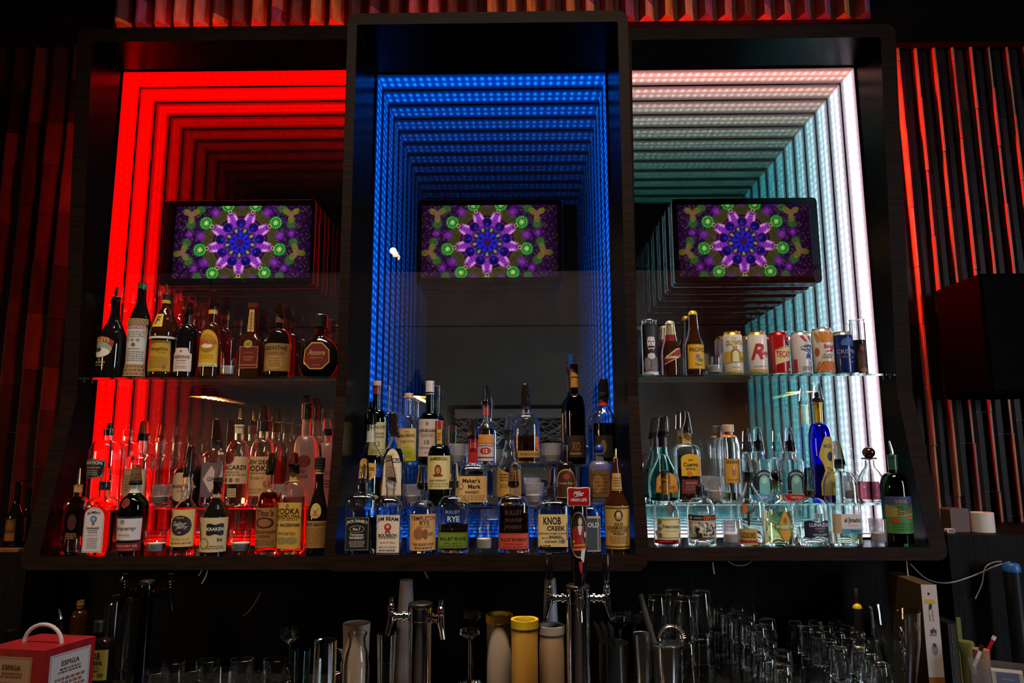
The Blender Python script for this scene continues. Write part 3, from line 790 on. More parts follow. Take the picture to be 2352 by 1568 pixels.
tv(1546, 455, 1882, 650, 'television with shiny bezel behind the teal-lit mirror glass', 4.6, (0.020, 0.022, 0.024, 0.026))
for o in bpy.data.objects:
    if o.name.startswith('television') : pass
# ------------------------------------------------------------------ bottles in the red-lit cabinet, upper shelf
K = '#15110f'
bottle('LS', 252, 29, 780, 732, 692, 10, 'black cream liqueur bottle with oval landscape label, leftmost on the upper left shelf', glassn='black',
       prof=[(866, 27), (864, 28.5), (800, 30), (785, 30), (770, 27.5), (755, 21), (742, 14.5), (730, 11), (715, 9.5), (700, 9.3), (692, 9.3)],
       caps=[('plug', 696, 682, 9), ('spout', 684, 660, 2, 's'), ('cover', 696, 655, 13, 8, 'clear', 8)],
       labs=[(-9, 843, 778, 24, 'rect', None, [('s', 'oval', -1, 0.28, 1, 0.92, '#c79a4a', 0), ('E', 0, 0.58, 0.92, 0.29, '#9aa39b'), ('E', 0, 0.47, 0.85, 0.16, '#e8e4da', 3), ('E', -.2, 0.56, .4, 0.08, '#3b4238', 4),
              ('p', [(-1, .66), (-.6, .80), (0, .86), (.6, .80), (1.05, .64), (1.1, .86), (.6, .99), (0, 1.04), (-.6, .99), (-1.05, .84)], '#9c3420', 4),
              ('t', 'BAILEYS', 0, .87, .14, '#e9c36a', 1.7, .02, 0, .05, 6), ('t', 'THE', 0, .22, .05, '#c8b48c', .5), ('t', 'ORIGINAL', 0, .13, .08, '#c8b48c', 1.4), ('t', 'Irish Cream', 0, .03, .06, '#c8b48c', 1.0)])])
bottle('LS', 311, 24, 740, 690, 656, 9, 'tall liqueur bottle in a straw jacket with white label and green capsule', glassn='black', style='slope', liq=None,
       prof=[(866, 24), (865, 26), (852, 25), (842, 22.5), (750, 23), (745, 24), (737, 24), (736, 22), (722, 19), (705, 12.5), (690, 10), (668, 9), (663, 9), (660, 9.5), (651, 9.5), (650, 8)],
       caps=[('foil', 664, 652, '#1f5a2a')],
       labs=[(0, 866, 838, 25.4, 'rect', '#a8875a', [('l', .05, .95, 3, '#6e5434', .95)], 'straw_jacket'), (0, 748, 735, 24.4, 'rect', '#a8875a', [('l', .1, .9, 2, '#6e5434', .95)], 'straw_jacket'),
             (1, 838, 748, 22, 'rect', '#cfcac4', [('t', 'LUXARDO', 0, .91, .07, '#b3202a', 1.7, .03), ('l', .66, .84, 3, '#8d8a88', .8), ('e', -.5, .6, .14, '#8d8a88'), ('e', -.1, .6, .14, '#8d8a88'), ('e', .3, .6, .14, '#8d8a88'),
              ('e', -.4, .72, .1, '#9a9794'), ('e', .4, .72, .1, '#9a9794'), ('e', 0, .48, .16, '#5c5a58'), ('t', 'MARASCHINO', 0, .38, .035, K, 1.5, .01), ('l', .06, .33, 5, '#7d7a78', .8)])])
bottle('LS', 370, 30, 770, 700, 684, 9, 'monk-shaped brown liqueur bottle with white cord and square gold emblem', glassn='opbrown',
       prof=[(866, 27), (864, 29), (855, 29), (790, 25), (780, 25), (776, 30), (768, 31.5), (758, 30), (735, 23), (715, 15), (708, 10), (700, 9), (684, 9)],
       caps=[('foil', 698, 690, '#c9a640'), ('plug', 689, 676, 10), ('spout', 678, 653, -3, 'g'), ],
       labs=[(0, 857, 785, 25.5, 'rect', '#b08a1e', [('t', 'Frangelico', .02, .72, .15, '#2a1c08', 1.7, .01, .15), ('t', 'LIQUORE', .35, .61, .05, '#4a3410', .7), ('l', .12, .5, 7, '#7d6014', .8), ('e', .55, .16, .17, '#7d6014'), ('r', -1, 0, 1, .03, '#3a2708')]),
             (-4, 755, 724, 12, 'rect', '#c9a83a', [('t', 'F', 0, .5, .6, '#5a1a10', 1.2, .04, .2)], 'emblem'),
             (0, 781, 776, 30.2, 'rect', '#d8d0c4', [], 'cord')])
bottle('LS', 423, 24, 790, 745, 725, 8, 'short dark cherry liqueur bottle with scalloped white label', glassn='black', style='round',
       caps=[('plug', 728, 716, 8), ('spout', 718, 700, 3, 's'), ('cover', 722, 694, 10, 6.5, 'dark', 3)],
       labs=[(0, 855, 802, 20, 'notch', '#cfc3bd', [('t', 'HEERING', 0, .62, .14, '#6a1a1e', 1.6, .03), ('e', 0, .86, .13, '#8a6a6a'), ('l', .42, .5, 1, '#6d5a58', .5), ('t', 'Cherry Liqueur', 0, .35, .07, '#6a1a1e', 1.3), ('l', .1, .25, 2, '#8a7a78', .6)])])
bottle('LS', 480, 23, 775, 742, 708, 9.5, 'coffee liqueur bottle with yellow arched label and red lettering', glassn='opbrown', style='round',
       caps=[('foil', 722, 712, '#c9a640'), ('plug', 712, 694, 10), ('spout', 696, 668, 2, 'g'), ('cover', 705, 666, 11, 8, 'dark', 1)],
       labs=[(0, 844, 760, 21.5, 'roundarch', '#c49a1e', [('b', .04, .03, '#7a4a10'), ('E', 0, .62, .8, .26, '#a67a18', 1), ('t', 'KAHLUA', 0, .66, .13, '#b3202a', 1.8, .05), ('E', 0, .56, .5, .06, '#d8cfb0'), ('t', 'RUM & COFFEE', 0, .45, .035, '#6a3010', 1), ('t', 'LIQUEUR', 0, .4, .035, '#6a3010', .8), ('l', .2, .34, 3, '#9a7418', .6), ('r', -1, 0, 1, .09, '#d8cfa0'), ('t', 'LICOR DE CAFE', 0, .045, .045, K, 1.6)])])
bottle('LS', 573, 26, 788, 766, 698, 9.5, 'square-shouldered liqueur bottle with yellow neck strip and dark red label', n=6, dr=.7, glassn='opbrown', style='round',
       prof=[(864, 25), (862, 26), (790, 26), (783, 24), (772, 16), (765, 12), (712, 8.5), (708, 8.5), (707, 10), (698, 10)],
       caps=[('foil', 711, 697, '#5a2a20')],
       labs=[(0, 763, 712, 7.5, 'rect', '#c2a25c', [('r', -.1, 0, .1, 1, '#3a2a20'), ('l', .1, .9, 8, '#7a5a30', .9)], 'neck_strip'), 
             (2, 848, 797, 21, 'rect', '#5c0e0c', [('b', .04, .035, '#c2a25c'), ('t', 'CREME DE', 0, .7, .07, '#9a5a40', 1.0), ('t', 'CASSIS', 0, .5, .12, '#9a5a40', 1.2, .02), ('l', .34, .42, 1, '#9a5a40', .5), ('r', -.9, .15, .9, .17, '#c2a25c')]),
             (0, 802, 783, 10, 'oval', '#9a8040', [('l', .3, .7, 3, '#4a3a18', .6)], 'medallion')])
bottle('LS', 637, 30, 790, 755, 717, 9, 'bottle with a broad parchment label reading absinthe and a slanted dark cover', glassn='black', style='dome',
       caps=[('foil', 742, 722, '#5a4a40'), ('plug', 722, 712, 9), ('cover', 722, 692, 12, 9, 'dark', -3)],
       labs=[(0, 855, 792, 29, 'rect', '#8c6a3a', [('t', 'ABSINTHE', 0, .83, .15, '#2a1c10', 1.75, .02), ('t', 'SUPERIEURE', 0, .64, .10, '#5a4020', 1.5), ('E', 0, .3, .5, .25, '#a07c44', 1), ('l', .15, .5, 4, '#6a4c24', .4), ('b', .03, .02, '#6a4c24')])])
bottle('LS', 730, 45, 800, 775, 750, 11, 'round flask of amaretto with eight-sided dark red label and square cap', n=2.2, dr=.42, glassn='black',
       prof=[(866, 28), (863, 32), (850, 40), (835, 44), (820, 45), (805, 43), (792, 37), (782, 28), (775, 17), (770, 11), (752, 10.5)],
       caps=[('foil', 770, 754, '#7a1a14'), ('cork', 753, 724, 18, '#0a0909')],
       labs=[(0, 850, 788, 31, 'oct', '#b08a3a', [('s', 'oct', -.92, .05, .92, .95, '#5c0a0a', 2), ('t', 'Amore', 0, .62, .2, '#b08a5a', 1.3, .01, .2, 0, 4), ('t', 'AMARETTO', 0, .42, .07, '#a07048', 1.1, 0, 0, 0, 4), ('t', 'LIQUEUR', 0, .15, .06, '#a07048', .8, 0, 0, 0, 4)])])

def votive(row, cx, hw, top, label, m='clear', group='candle glasses among the bottles', hwb=None, cat='candle glass', wax=True, dy=0):
    Y, zs = ROWS[row]; Y += dy
    bp = project_y(cx, zs, Y); X = at(cx, bp, Y).x; mp = m_per_px(cx, bp, Y)
    h = at(cx, top, Y).z - zs; r1 = hw * mp; r0 = (hwb or hw * .72) * mp
    T = thing('candle_glass', (X, Y, zs), label, cat, group)
    th = 0.0025; fl = h * 0.13
    P = [(0, r0 * .96), (0.002, r0), (h * .3, r0 + (r1 - r0) * .35), (h * .98, r1), (h, r1 - .0008)]
    I = [(h, r1 - .0016), (h * .97, r1 - th), (h * .3, r0 + (r1 - r0) * .35 - th), (fl + .001, r0 - th), (fl, r0 - th - .002)]
    mb = MB().lathe(P + I, THIN[m], 24, ribs=0, cap1=True); mb.build('glass', T)
    if wax:
        wz = fl + .0006; rw = lambda z: (r0 + (r1 - r0) * .35 * min(1, z / (h * .3)) if z < h * .3 else r0 + (r1 - r0) * (.35 + .65 * (z - h * .3) / (h * .7))) - th - .0006
        h2 = h * .46
        MB().lathe([(wz, rw(wz) - .002), (wz + .002, rw(wz)), (h2 - .002, rw(h2)), (h2, rw(h2) - .002), (h2 - .002, rw(h2) * .5)], WAX, 20).build('wax', T)
    return T
votive('LS', 523, 20, 809, 'straight candle glass on the upper left shelf', 'clear', hwb=18)

# ------------------------------------------------------------------ red-lit cabinet, step shelf
bottle('LB', 236, 38, 1040, 1010, 986, 10, 'large clear gin bottle with black six-sided label, leftmost on the left step shelf', glassn='clear', style='dome',
       caps=[('plug', 1000, 984, 10, '#4a4444'), ('ball', 984, 970, 5.5, '#0a0909')],
       labs=[(-8, 1098, 1052, 26, 'hex', '#0c0b0b', [('b', .05, .03, '#b8b0a8'), ('t', 'AVIATION', 0, .76, .17, '#d8d2ca', 1.6, .03, 0, .03), ('t', 'AMERICAN GIN', 0, .55, .09, '#c8c0b8', 1.3), ('l', .15, .45, 3, '#8a8480', .6)])], liq='#ffe0e0', lvl=1150)
bottle('LB', 317, 33, 1065, 1040, 1008, 10, 'clear liqueur bottle with a beige framed label and gold pourer, behind the green gin bottle', glassn='clear', liq='#c86a5a', lvl=1080,
       caps=[('plug', 1012, 995, 10), ('spout', 1000, 972, 0, 'g'), ('cover', 1008, 966, 12, 9, 'smoke', 1)],
       labs=[(-3, 1140, 1076, 27, 'rect', '#b59672', [('b', .04, .03, '#5a3a1c'), ('l', .2, .8, 6, '#8a6c4c', .7)])])
votive('LB', 366, 23, 1113, 'candle glass on the left step shelf beside the gin bottle with the round label', 'candle')
bottle('LB', 428, 31, 1092, 1070, 1052, 12, 'squat black gin bottle with a round beige label, behind the amber rum bottle', glassn='black', style='dome',
       caps=[('cork', 1052, 1040, 13, '#0c0a0a')],
       labs=[(-2, 1143, 1090, 29, 'diamond', '#b39a78', [('e', 0, .5, .86, '#b39a78', 1), ('t', 'HENDRICKS', 0, .52, .13, '#2a1c14', 1.5, .02, 0, 0, 4), ('t', 'GIN', 0, .32, .1, '#5a4634', .5, 0, 0, 0, 4)])])
bottle('LB', 490, 27, 1050, 1035, 1018, 9, 'square clear gin bottle with patterned panel and pale diamond label', n=6, dr=.8, glassn='clear', liq='#e8c8c8', lvl=1060,
       caps=[('plug', 1030, 1010, 12), ('cover', 1015, 960, 12, 8, 'dark', -4)],
       labs=[(0, 1140, 1062, 24, 'rect', '#5c4a50', [('s', 'diamond', -.75, .12, .75, .92, '#b59c98', 1), ('t', 'GIN', 0, .52, .12, '#4a2c2c', .7, .02)])])
bottle('LB', 541, 27, 1048, 1010, 976, 9.5, 'clear rum bottle with white label and round red badge', glassn='clear', liq='#f0d8c8', lvl=1058,
       caps=[('foil', 995, 975, '#b8a888'), ('plug', 974, 962, 9), ('spout', 964, 938, -2, 'g')],
       labs=[(0, 1110, 1048, 26, 'rect', '#c0a284', [('e', -.35, .96, .42, '#8a1a18'), ('e', -.35, .96, .34, '#4a0c0c', 3), ('t', 'BACARDI', 0, .60, .17, K, 1.8, .05), ('t', 'SUPERIOR', -.1, .42, .09, '#4a3a30', 1.2), ('l', .28, .36, 1, '#7a6450', .9), ('e', -.5, .14, .14, '#5a4a3c'), ('e', -.1, .14, .14, '#5a4a3c'), ('e', .3, .14, .14, '#8a6a50')]),
             (-1, 1140, 1120, 10, 'rect', '#b59672', [('l', .1, .9, 3, '#7a6450', .8)], 'badge')])
bottle('LB', 598, 28, 1045, 1005, 980, 10, 'vodka bottle with a tall cream label and red spout cover', glassn='clear', liq='#d8a890', lvl=1140,
       caps=[('cork', 990, 966, 15, '#0c0a0a'), ('cover', 970, 932, 12, 9, 'smoke', -2)],
       labs=[(0, 1137, 1048, 26, 'rect', '#bb9468', [('t', 'NEW DEAL', 0, .86, .11, K, 1.7, .05), ('t', 'VODKA', 0, .70, .15, K, 1.7, .06), ('l', .55, .6, 1, '#6a4c30', .8), ('t', 'Portland', -.1, .46, .08, '#7a4c30', 1.2, 0, .3), ('e', .6, .3, .25, '#b04a38'), ('l', .05, .2, 2, '#8a6a48', .8)])])
votive('LB', 641, 22, 1112, 'candle glass on the left step shelf in front of the frosted vodka bottle', 'candle')
bottle('LB', 697, 26, 1035, 1000, 958, 10, 'tall frosted vodka bottle glowing red, with black collar and cover', glassn='frost', style='dome',
       caps=[('cork', 962, 925, 12, '#0c0a0a'), ('cover', 932, 908, 12, 8, 'dark', -3)],
       labs=[(0, 1100, 1045, 18, 'rect', None, [('s', 'oval', -.6, .5, 1, 1, '#5a1a1c', 0), ('t', 'GREY', .1, .33, .14, '#3a1414', 1.0, .02), ('t', 'GOOSE', .1, .12, .14, '#3a1414', 1.2, .02)])])
bottle('LB', 748, 22, 1045, 1015, 990, 8, 'smaller frosted bottle with a red-lit slanted cover, half hidden by the cabinet board', glassn='frost', style='dome',
       caps=[('plug', 1000, 985, 9), ('cover', 995, 960, 11, 7, 'clear', -5)], labs=[(0, 1120, 1070, 17, 'rect', None, [('t', 'VODKA', 0, .7, .2, '#4a1414', 1.5), ('l', 0, .4, 3, '#4a1414', .8)])], dy=-0.012)
# ------------------------------------------------------------------ red-lit cabinet, front row
bottle('LF', 167, 26, 1160, 1140, 1112, 8.5, 'clear bottle with gold pourer standing farthest left in the red-lit cabinet', glassn='clear', liq='#8a2030', lvl=1165,
       caps=[('foil', 1130, 1114, '#b08a4a'), ('spout', 1114, 1075, 0, 'g')], labs=[(0, 1240, 1180, 15, 'rect', None, [('E', 0, .7, .7, .3, '#401014', 1), ('l', .05, .3, 3, '#a07048', .9)])], dy=.026, n=4, dr=.5)
votive('LF', 160, 21, 1232, 'empty rocks glass in the front left corner of the red-lit cabinet', 'clear', group='rocks glasses on the cabinet floors', cat='glass', wax=False, hwb=19, dy=-.024)
bottle('LF', 228, 32, 1165, 1140, 1118, 10, 'rectangular gin bottle with tall white arched label', n=5, dr=.8, glassn='clear', liq='#7a2030', lvl=1172, style='round',
       caps=[('cork', 1125, 1106, 11.5, '#14100f'), ('cover', 1110, 1074, 12, 9, 'clear', 2)],
       labs=[(-4, 1265, 1163, 23.5, 'arch', '#cfc8cc', [('b', .08, .025, '#3a3038'), ('t', 'BOMBAY', 0, .86, .06, K, 1.2, .03, 0, .03), ('e', 0, .74, .32, '#4a6a98'), ('e', 0, .74, .18, '#8ab0d0', 4), ('e', 0, .635, .14, '#8a5a38', 4), ('t', 'SAPPHIRE', 0, .55, .05, K, 1.3, .03, 0, -.02), ('l', .42, .5, 2, '#6a6068', .5), ('t', 'LONDON DRY GIN', 0, .38, .025, K, 1.0), ('l', .08, .33, 7, '#8a8088', .55)])])
bottle('LF', 299, 31, 1165, 1140, 1116, 11, 'green gin bottle shaped like a shaker, with white label and red wax seal', glassn='green', liq='#1d5c28', lvl=1172,
       prof=[(1276, 28), (1274, 29.5), (1200, 31), (1168, 31.5), (1158, 31), (1152, 29), (1143, 24), (1136, 16), (1130, 12), (1118, 11), (1114, 11)],
       caps=[('foil', 1131, 1113, '#c8c4c0'), ('plug', 1113, 1104, 14), ('cover', 1112, 1066, 14, 9, 'smoke', 0)],
       labs=[(-2, 1238, 1186, 29, 'rect', '#d2cccc', [('r', -1, .96, 1, 1.05, '#1a1614'), ('r', -1, -.05, 1, .02, '#1a1614'), ('t', 'Tanqueray', 0, .52, .22, '#3a3434', 1.7, .01, .3), ('t', 'IMPORTED', 0, .24, .08, '#a03838', .9), ('e', -.1, .82, .14, '#8a8484')]),
             (-2, 1262, 1243, 29, 'rect', '#7a0f14', [('t', 'LONDON DRY GIN', 0, .62, .26, '#d8a8a0', 1.5, .02), ('l', .1, .35, 1, '#b86a60', .5)], 'lower_band'),
             (-4, 1163, 1142, 11, 'oval', '#6a0f12', [], 'wax_seal')])
votive('LF', 357, 27, 1217, 'candle glass in front between the green gin bottle and the amber rum bottle', 'clear', hwb=19)
bottle('LF', 420, 28, 1172, 1138, 1092, 9, 'rum bottle with bulging neck, cream label and black oval', glassn='clear', liq='#b8481a', lvl=1178,
       prof=[(1275, 26), (1273, 28), (1180, 28), (1170, 26.5), (1160, 21), (1150, 14), (1143, 11.5), (1135, 12.5), (1122, 13), (1112, 11), (1100, 9.5), (1092, 9.5)],
       caps=[('foil', 1095, 1088, '#1a1614'), ('plug', 1092, 1080, 10), ('spout', 1082, 1045, 3, 's'), ('cover', 1090, 1022, 12, 8, 'dark', 4)],
       labs=[(1, 1252, 1168, 26, 'rect', '#c8aa70', [('E', 0, .57, .78, .27, '#14100e'), ('E', 0, .57, .72, .25, '#1d1a18', 3), ('t', 'SAILOR', 0, .76, .045, '#c8aa70', .9, .01, 0, .02, 5), ('t', 'Sailor', -.06, .62, .12, '#b8b0a8', 1.0, .02, .35, 0, 5), ('t', 'Jerry', .1, .52, .13, '#b8b0a8', 1.0, .02, .35, 0, 5), ('t', '92', 0, .38, .06, '#c8c0b0', .4, 0, 0, 0, 5), ('E', -.8, .85, .14, .1, '#5a4020', 3), ('t', 'SPICED RUM', 0, .2, .07, '#9a7038', 1.3), ('l', .06, .13, 1, '#7a5828', .8)])])
bottle('LF', 491, 33, 1185, 1145, 1110, 8, 'black rum bottle with ring handles and cream tentacle label', glassn='black',
       prof=[(1275, 30), (1272, 32.5), (1190, 32.5), (1178, 30), (1165, 23), (1152, 13), (1144, 10.5), (1135, 9.5), (1112, 9), (1110, 10), (1105, 10)],
       caps=[('rings', 1150, 17, 8), ('foil', 1142, 1134, '#a07048'), ('plug', 1106, 1096, 9), ('cover', 1104, 1058, 10, 8, 'clear', 1)],
       labs=[(-1, 1264, 1186, 31, 'rect', '#bfae86', [('s', 'wave', -.15, .48, .75, .84, '#0f0d0c', 2), ('t', 'KRAKEN', .3, .67, .10, '#d8d0c0', .85, .02, 0, 0, 4), ('l', .5, .6, 1, '#b8b0a0', .25, .3), ('E', -.3, .25, .32, .17, '#8a7648', 1), ('E', -.3, .25, .24, .12, '#bfae86', 2), ('E', -.75, .75, .2, .14, '#6a5a34', 1), ('E', -.6, .5, .12, .2, '#5a4a2c', 1), ('t', '94', .55, .35, .12, '#2a2018', .4, .02), ('l', .08, .2, 2, '#6a5a38', .5, .3)])])
votive('LF', 552, 27, 1215, 'candle glass in front between the black rum bottle and the tan vodka label', 'clear', hwb=19)
bottle('LF', 612, 26, 1160, 1120, 1084, 8.5, 'clear vodka bottle with tan paper label and oval portrait', glassn='clear', liq='#c85030', lvl=1130,
       caps=[('plug', 1090, 1076, 9), ('cover', 1084, 1040, 11, 8, 'dark', 3)],
       labs=[(0, 1254, 1164, 24.5, 'rect', '#94683a', [('t', "Tito's", 0, .87, .16, '#3a1c10', 1.7, .03, .15), ('E', 0, .62, .7, .14, '#3a1210'), ('E', 0, .62, .5, .1, '#8a5a38', 3), ('t', 'Handmade', 0, .40, .1, '#4a2818', 1.7, .01, .3), ('t', 'VODKA', 0, .28, .07, '#4a2818', 1.2, .02), ('l', .05, .2, 3, '#6a4628', .8)])])
bottle('LF', 668, 30, 1150, 1103, 1065, 9, 'clear vodka bottle with large yellow-cream label and gold neck band', n=3.2, dr=.9, glassn='clear', liq='#e0c0a0', lvl=1140,
       caps=[('foil', 1104, 1090, '#b09048'), ('plug', 1088, 1064, 12), ('cover', 1075, 1038, 13, 9, 'smoke', -2)],
       labs=[(-2, 1256, 1152, 28, 'rect', '#c09a48', [('E', 0, .93, .12, .04, '#8a6c30'), ('t', 'VODKA', 0, .81, .13, K, 1.7, .05), ('t', 'MONOPOLOWA', 0, .69, .09, K, 1.8, .04), ('l', .6, .64, 1, '#6a5020', .8), ('t', 'J.A. BACZEWSKI', 0, .50, .085, K, 1.8, .04), ('t', 'IMPORTED', 0, .32, .06, '#3a2c18', 1.6), ('E', -.35, .17, .42, .08, '#8a7c48', 1), ('E', .35, .17, .42, .08, '#8a7c48', 1)])])
bottle('LF', 727, 25, 1200, 1105, 1076, 9, 'dark bitters bottle with eagle emblem, rightmost in front in the red-lit cabinet', glassn='black', style='slope',
       caps=[('foil', 1088, 1076, '#b09a60'), ('plug', 1076, 1050, 12), ('spout', 1052, 1020, -2, 'b')],
       labs=[(0, 1255, 1194, 23.5, 'rect', '#9c7440', [('t', 'FERNET-BRANCA', 0, .87, .13, '#2a1810', 1.85, .04), ('l', .05, .75, 9, '#7a5428', .9)]),
             (0, 1188, 1154, 14, 'oval', '#a8924a', [('p', [(-.5, .6), (0, .45), (.5, .75), (.15, .35), (0, .2), (-.15, .35)], '#3a4a58'), ('E', 0, .22, .6, .12, '#b05a38', 1)], 'emblem')])
# ------------------------------------------------------------------ blue-lit cabinet, front row
bottle('MF', 830, 34, 1148, 1130, 1106, 11, 'square whiskey bottle with black label, front row leftmost in the blue-lit cabinet', n=6, dr=.95, glassn='clear', liq='#2a1006', lvl=1185, style='round',
       caps=[('plug', 1112, 1098, 11), ('spout', 1100, 1066, 2, 's'), ('cover', 1110, 1052, 13, 10, 'clear', 1)],
       labs=[(-4, 1260, 1184, 27, 'rect', '#0e0d0d', [('b', .06, .025, '#9a948c'), ('t', "JACK DANIEL'S", 0, .82, .12, '#d0cac0', 1.7, .03, 0, .05), ('E', 0, .64, .62, .11, '#8a847c', 1), ('E', 0, .64, .56, .09, '#0e0d0d', 2), ('t', 'No.7', 0, .64, .09, '#d0cac0', .6, .02, 0, 0, 4), ('t', 'Tennessee', 0, .48, .08, '#d0cac0', 1.1, .01, .3), ('t', 'WHISKEY', 0, .38, .08, '#d0cac0', 1.2, .03), ('l', .1, .3, 4, '#8a847c', .65)])])
bottle('MF', 894, 28, 1172, 1140, 1112, 9, 'bourbon bottle with white label and red rosette seal', n=5, dr=.9, glassn='clear', liq='#6a2408', lvl=1188, style='round',
       caps=[('cork', 1119, 1096, 11.5, '#b8a8a0'), ('cover', 1100, 1044, 13, 8, 'smoke', -6)],
       labs=[(0, 1266, 1180, 25.5, 'rect', '#d4c4ae', [('b', .04, .02, '#7a3a30'), ('t', 'JIM BEAM', 0, .86, .13, K, 1.7, .05, 0, .03), ('e', 0, .68, .30, '#a8242a'), ('e', 0, .69, .14, '#d8a090', 4), ('p', [(-.2, .58), (-.25, .5), (0, .55), (.25, .5), (.2, .58)], '#a8242a', 3), ('t', 'BOURBON', 0, .46, .09, K, 1.5, .03), ('l', .37, .41, 1, '#5a4a44', .8), ('t', 'James B. Beam', 0, .27, .07, '#b03a3a', 1.3, 0, .4), ('t', 'KENTUCKY STRAIGHT', 0, .15, .05, '#3a3030', 1.5), ('l', .03, .1, 1, '#5a4a44', .7)]),
             (0, 1117, 1099, 9, 'rect', None, [('e', 0.1, .5, .5, '#a8242a', 1)], 'cap_badge')])
bottle('MF', 968, 33, 1180, 1148, 1118, 9.5, 'empty clear rye bottle with sepia label', glassn='clear', style='dome', liq='#d8c8b0', lvl=1262,
       caps=[('plug', 1124, 1108, 10), ('cover', 1122, 1070, 14, 9, 'smoke', -1)],
       labs=[(5, 1260, 1178, 28, 'rect', '#c8965a', [('t', 'TEMPLETON', 0, .89, .11, '#3a2014', 1.75, .01), ('t', 'RYE', .05, .76, .12, '#3a2014', .7, .01), ('t', 'AGED 4 YEARS', 0, .65, .05, '#4a2c18', .9), ('s', 'oval', -.7, .3, .0, .62, '#8a5a30', 1), ('E', .1, .45, .2, .14, '#7a4c28', 2), ('E', .5, .45, .2, .05, '#8a6038', 2), ('t', 'THE GOOD STUFF', 0, .17, .07, '#3a2014', 1.5, .02), ('l', .03, .11, 1, '#6a4424', .7)])])
bottle('MF', 1041, 36, 1165, 1138, 1112, 9.5, 'clear flask of rye with green label band', n=2.6, dr=.6, glassn='clear', style='dome', liq='#9a3a0c', lvl=1202,
       caps=[('plug', 1120, 1104, 10), ('cover', 1114, 1062, 12, 8, 'clear', 1)],
       labs=[(0, 1256, 1220, 33.5, 'rect', '#6a8428', [('b', .04, .015, '#3a4a18'), ('t', 'BULLEIT 95 RYE', 0, .6, .2, '#1a200c', 1.6, .02), ('t', 'SMALL BATCH', 0, .32, .12, '#2a3418', 1.1), ('l', .08, .2, 1, '#3a4a18', .8)]),
             (0, 1200, 1165, 20, 'rect', None, [('t', 'RYE', .1, .3, .35, '#c8ccd8', 1.4, .02), ('t', 'BULLEIT', 0, .75, .2, '#9aa0b8', 1.6)], 'raised_lettering')])
votive('MF', 1112, 20, 1200, 'straight candle glass between the green and orange banded whiskey flasks', 'clear', hwb=19)
bottle('MF', 1180, 36, 1160, 1138, 1108, 9.5, 'clear flask of bourbon with orange label band', n=2.6, dr=.6, glassn='clear', style='dome', liq='#8a2a0a', lvl=1160,
       caps=[('plug', 1120, 1104, 10), ('cover', 1116, 1064, 13, 9, 'smoke', 0)],
       labs=[(0, 1258, 1222, 33.5, 'rect', '#b8402a', [('b', .04, .015, '#6a2014'), ('t', 'BULLEIT BOURBON', 0, .6, .2, '#3a100a', 1.6, .02), ('t', 'FRONTIER WHISKEY', 0, .32, .12, '#5a1a10', 1.2), ('l', .08, .2, 1, '#6a2014', .8)]),
             (0, 1215, 1165, 22, 'rect', None, [('t', 'BULLEIT', 0, .8, .2, '#5a3828', 1.7), ('t', 'FRONTIER', 0, .45, .16, '#5a3828', 1.7), ('t', 'WHISKEY', 0, .15, .16, '#5a3828', 1.7)], 'raised_lettering')])
bottle('MF', 1270, 36, 1165, 1148, 1130, 9.5, 'wide bourbon bottle with newsprint-style cream label in the blue-lit cabinet', n=5, dr=.55, glassn='clear', liq='#1a0a04', lvl=1180, style='dome',
       caps=[('cork', 1140, 1118, 12, '#0e0c0b'), ('cover', 1124, 1072, 13, 8, 'clear', 3)],
       labs=[(0, 1253, 1179, 33.5, 'rect', '#c8aa72', [('t', 'KNOB', -.05, .80, .24, K, 1.15, .05, 0, 0, 3), ('t', 'CREEK', .2, .57, .14, K, 1.25, .05, 0, 0, 3), ('t', 'Kentucky straight bourbon', 0, .41, .08, '#2a2018', 1.8, .01), ('t', 'WHISKEY', .15, .31, .07, K, .9, .03), ('t', 'small batch', -.15, .17, .07, '#2a2018', .8, .02), ('r', .33, .08, .35, .24, K), ('t', '100', .6, .17, .12, K, .35, .03), ('t', 'NOB', -.5, .0, .12, K, .8, .05), ('l', .24, .3, 1, '#6a5838', .8), ('r', .88, .2, .96, .72, '#5a4428')])])
bottle('MF', 1352, 27, 1180, 1160, 1140, 10, 'whiskey bottle with grey framed label, half hidden behind the tap handle', n=5, dr=.9, glassn='clear', liq='#1a0c08', lvl=1185,
       caps=[('cork', 1142, 1122, 11, '#0e0c0b')],
       labs=[(8, 1263, 1183, 18, 'rect', '#b89878', [('r', -.85, .04, .85, .94, '#3c4048', 2), ('r', .45, .04, .6, .94, '#7a7e88', 3), ('t', 'OLD', 0, .75, .14, '#c8c8c8', 1.3, .02, 0, 0, 4), ('l', .1, .6, 6, '#9a9ea8', .7)])])
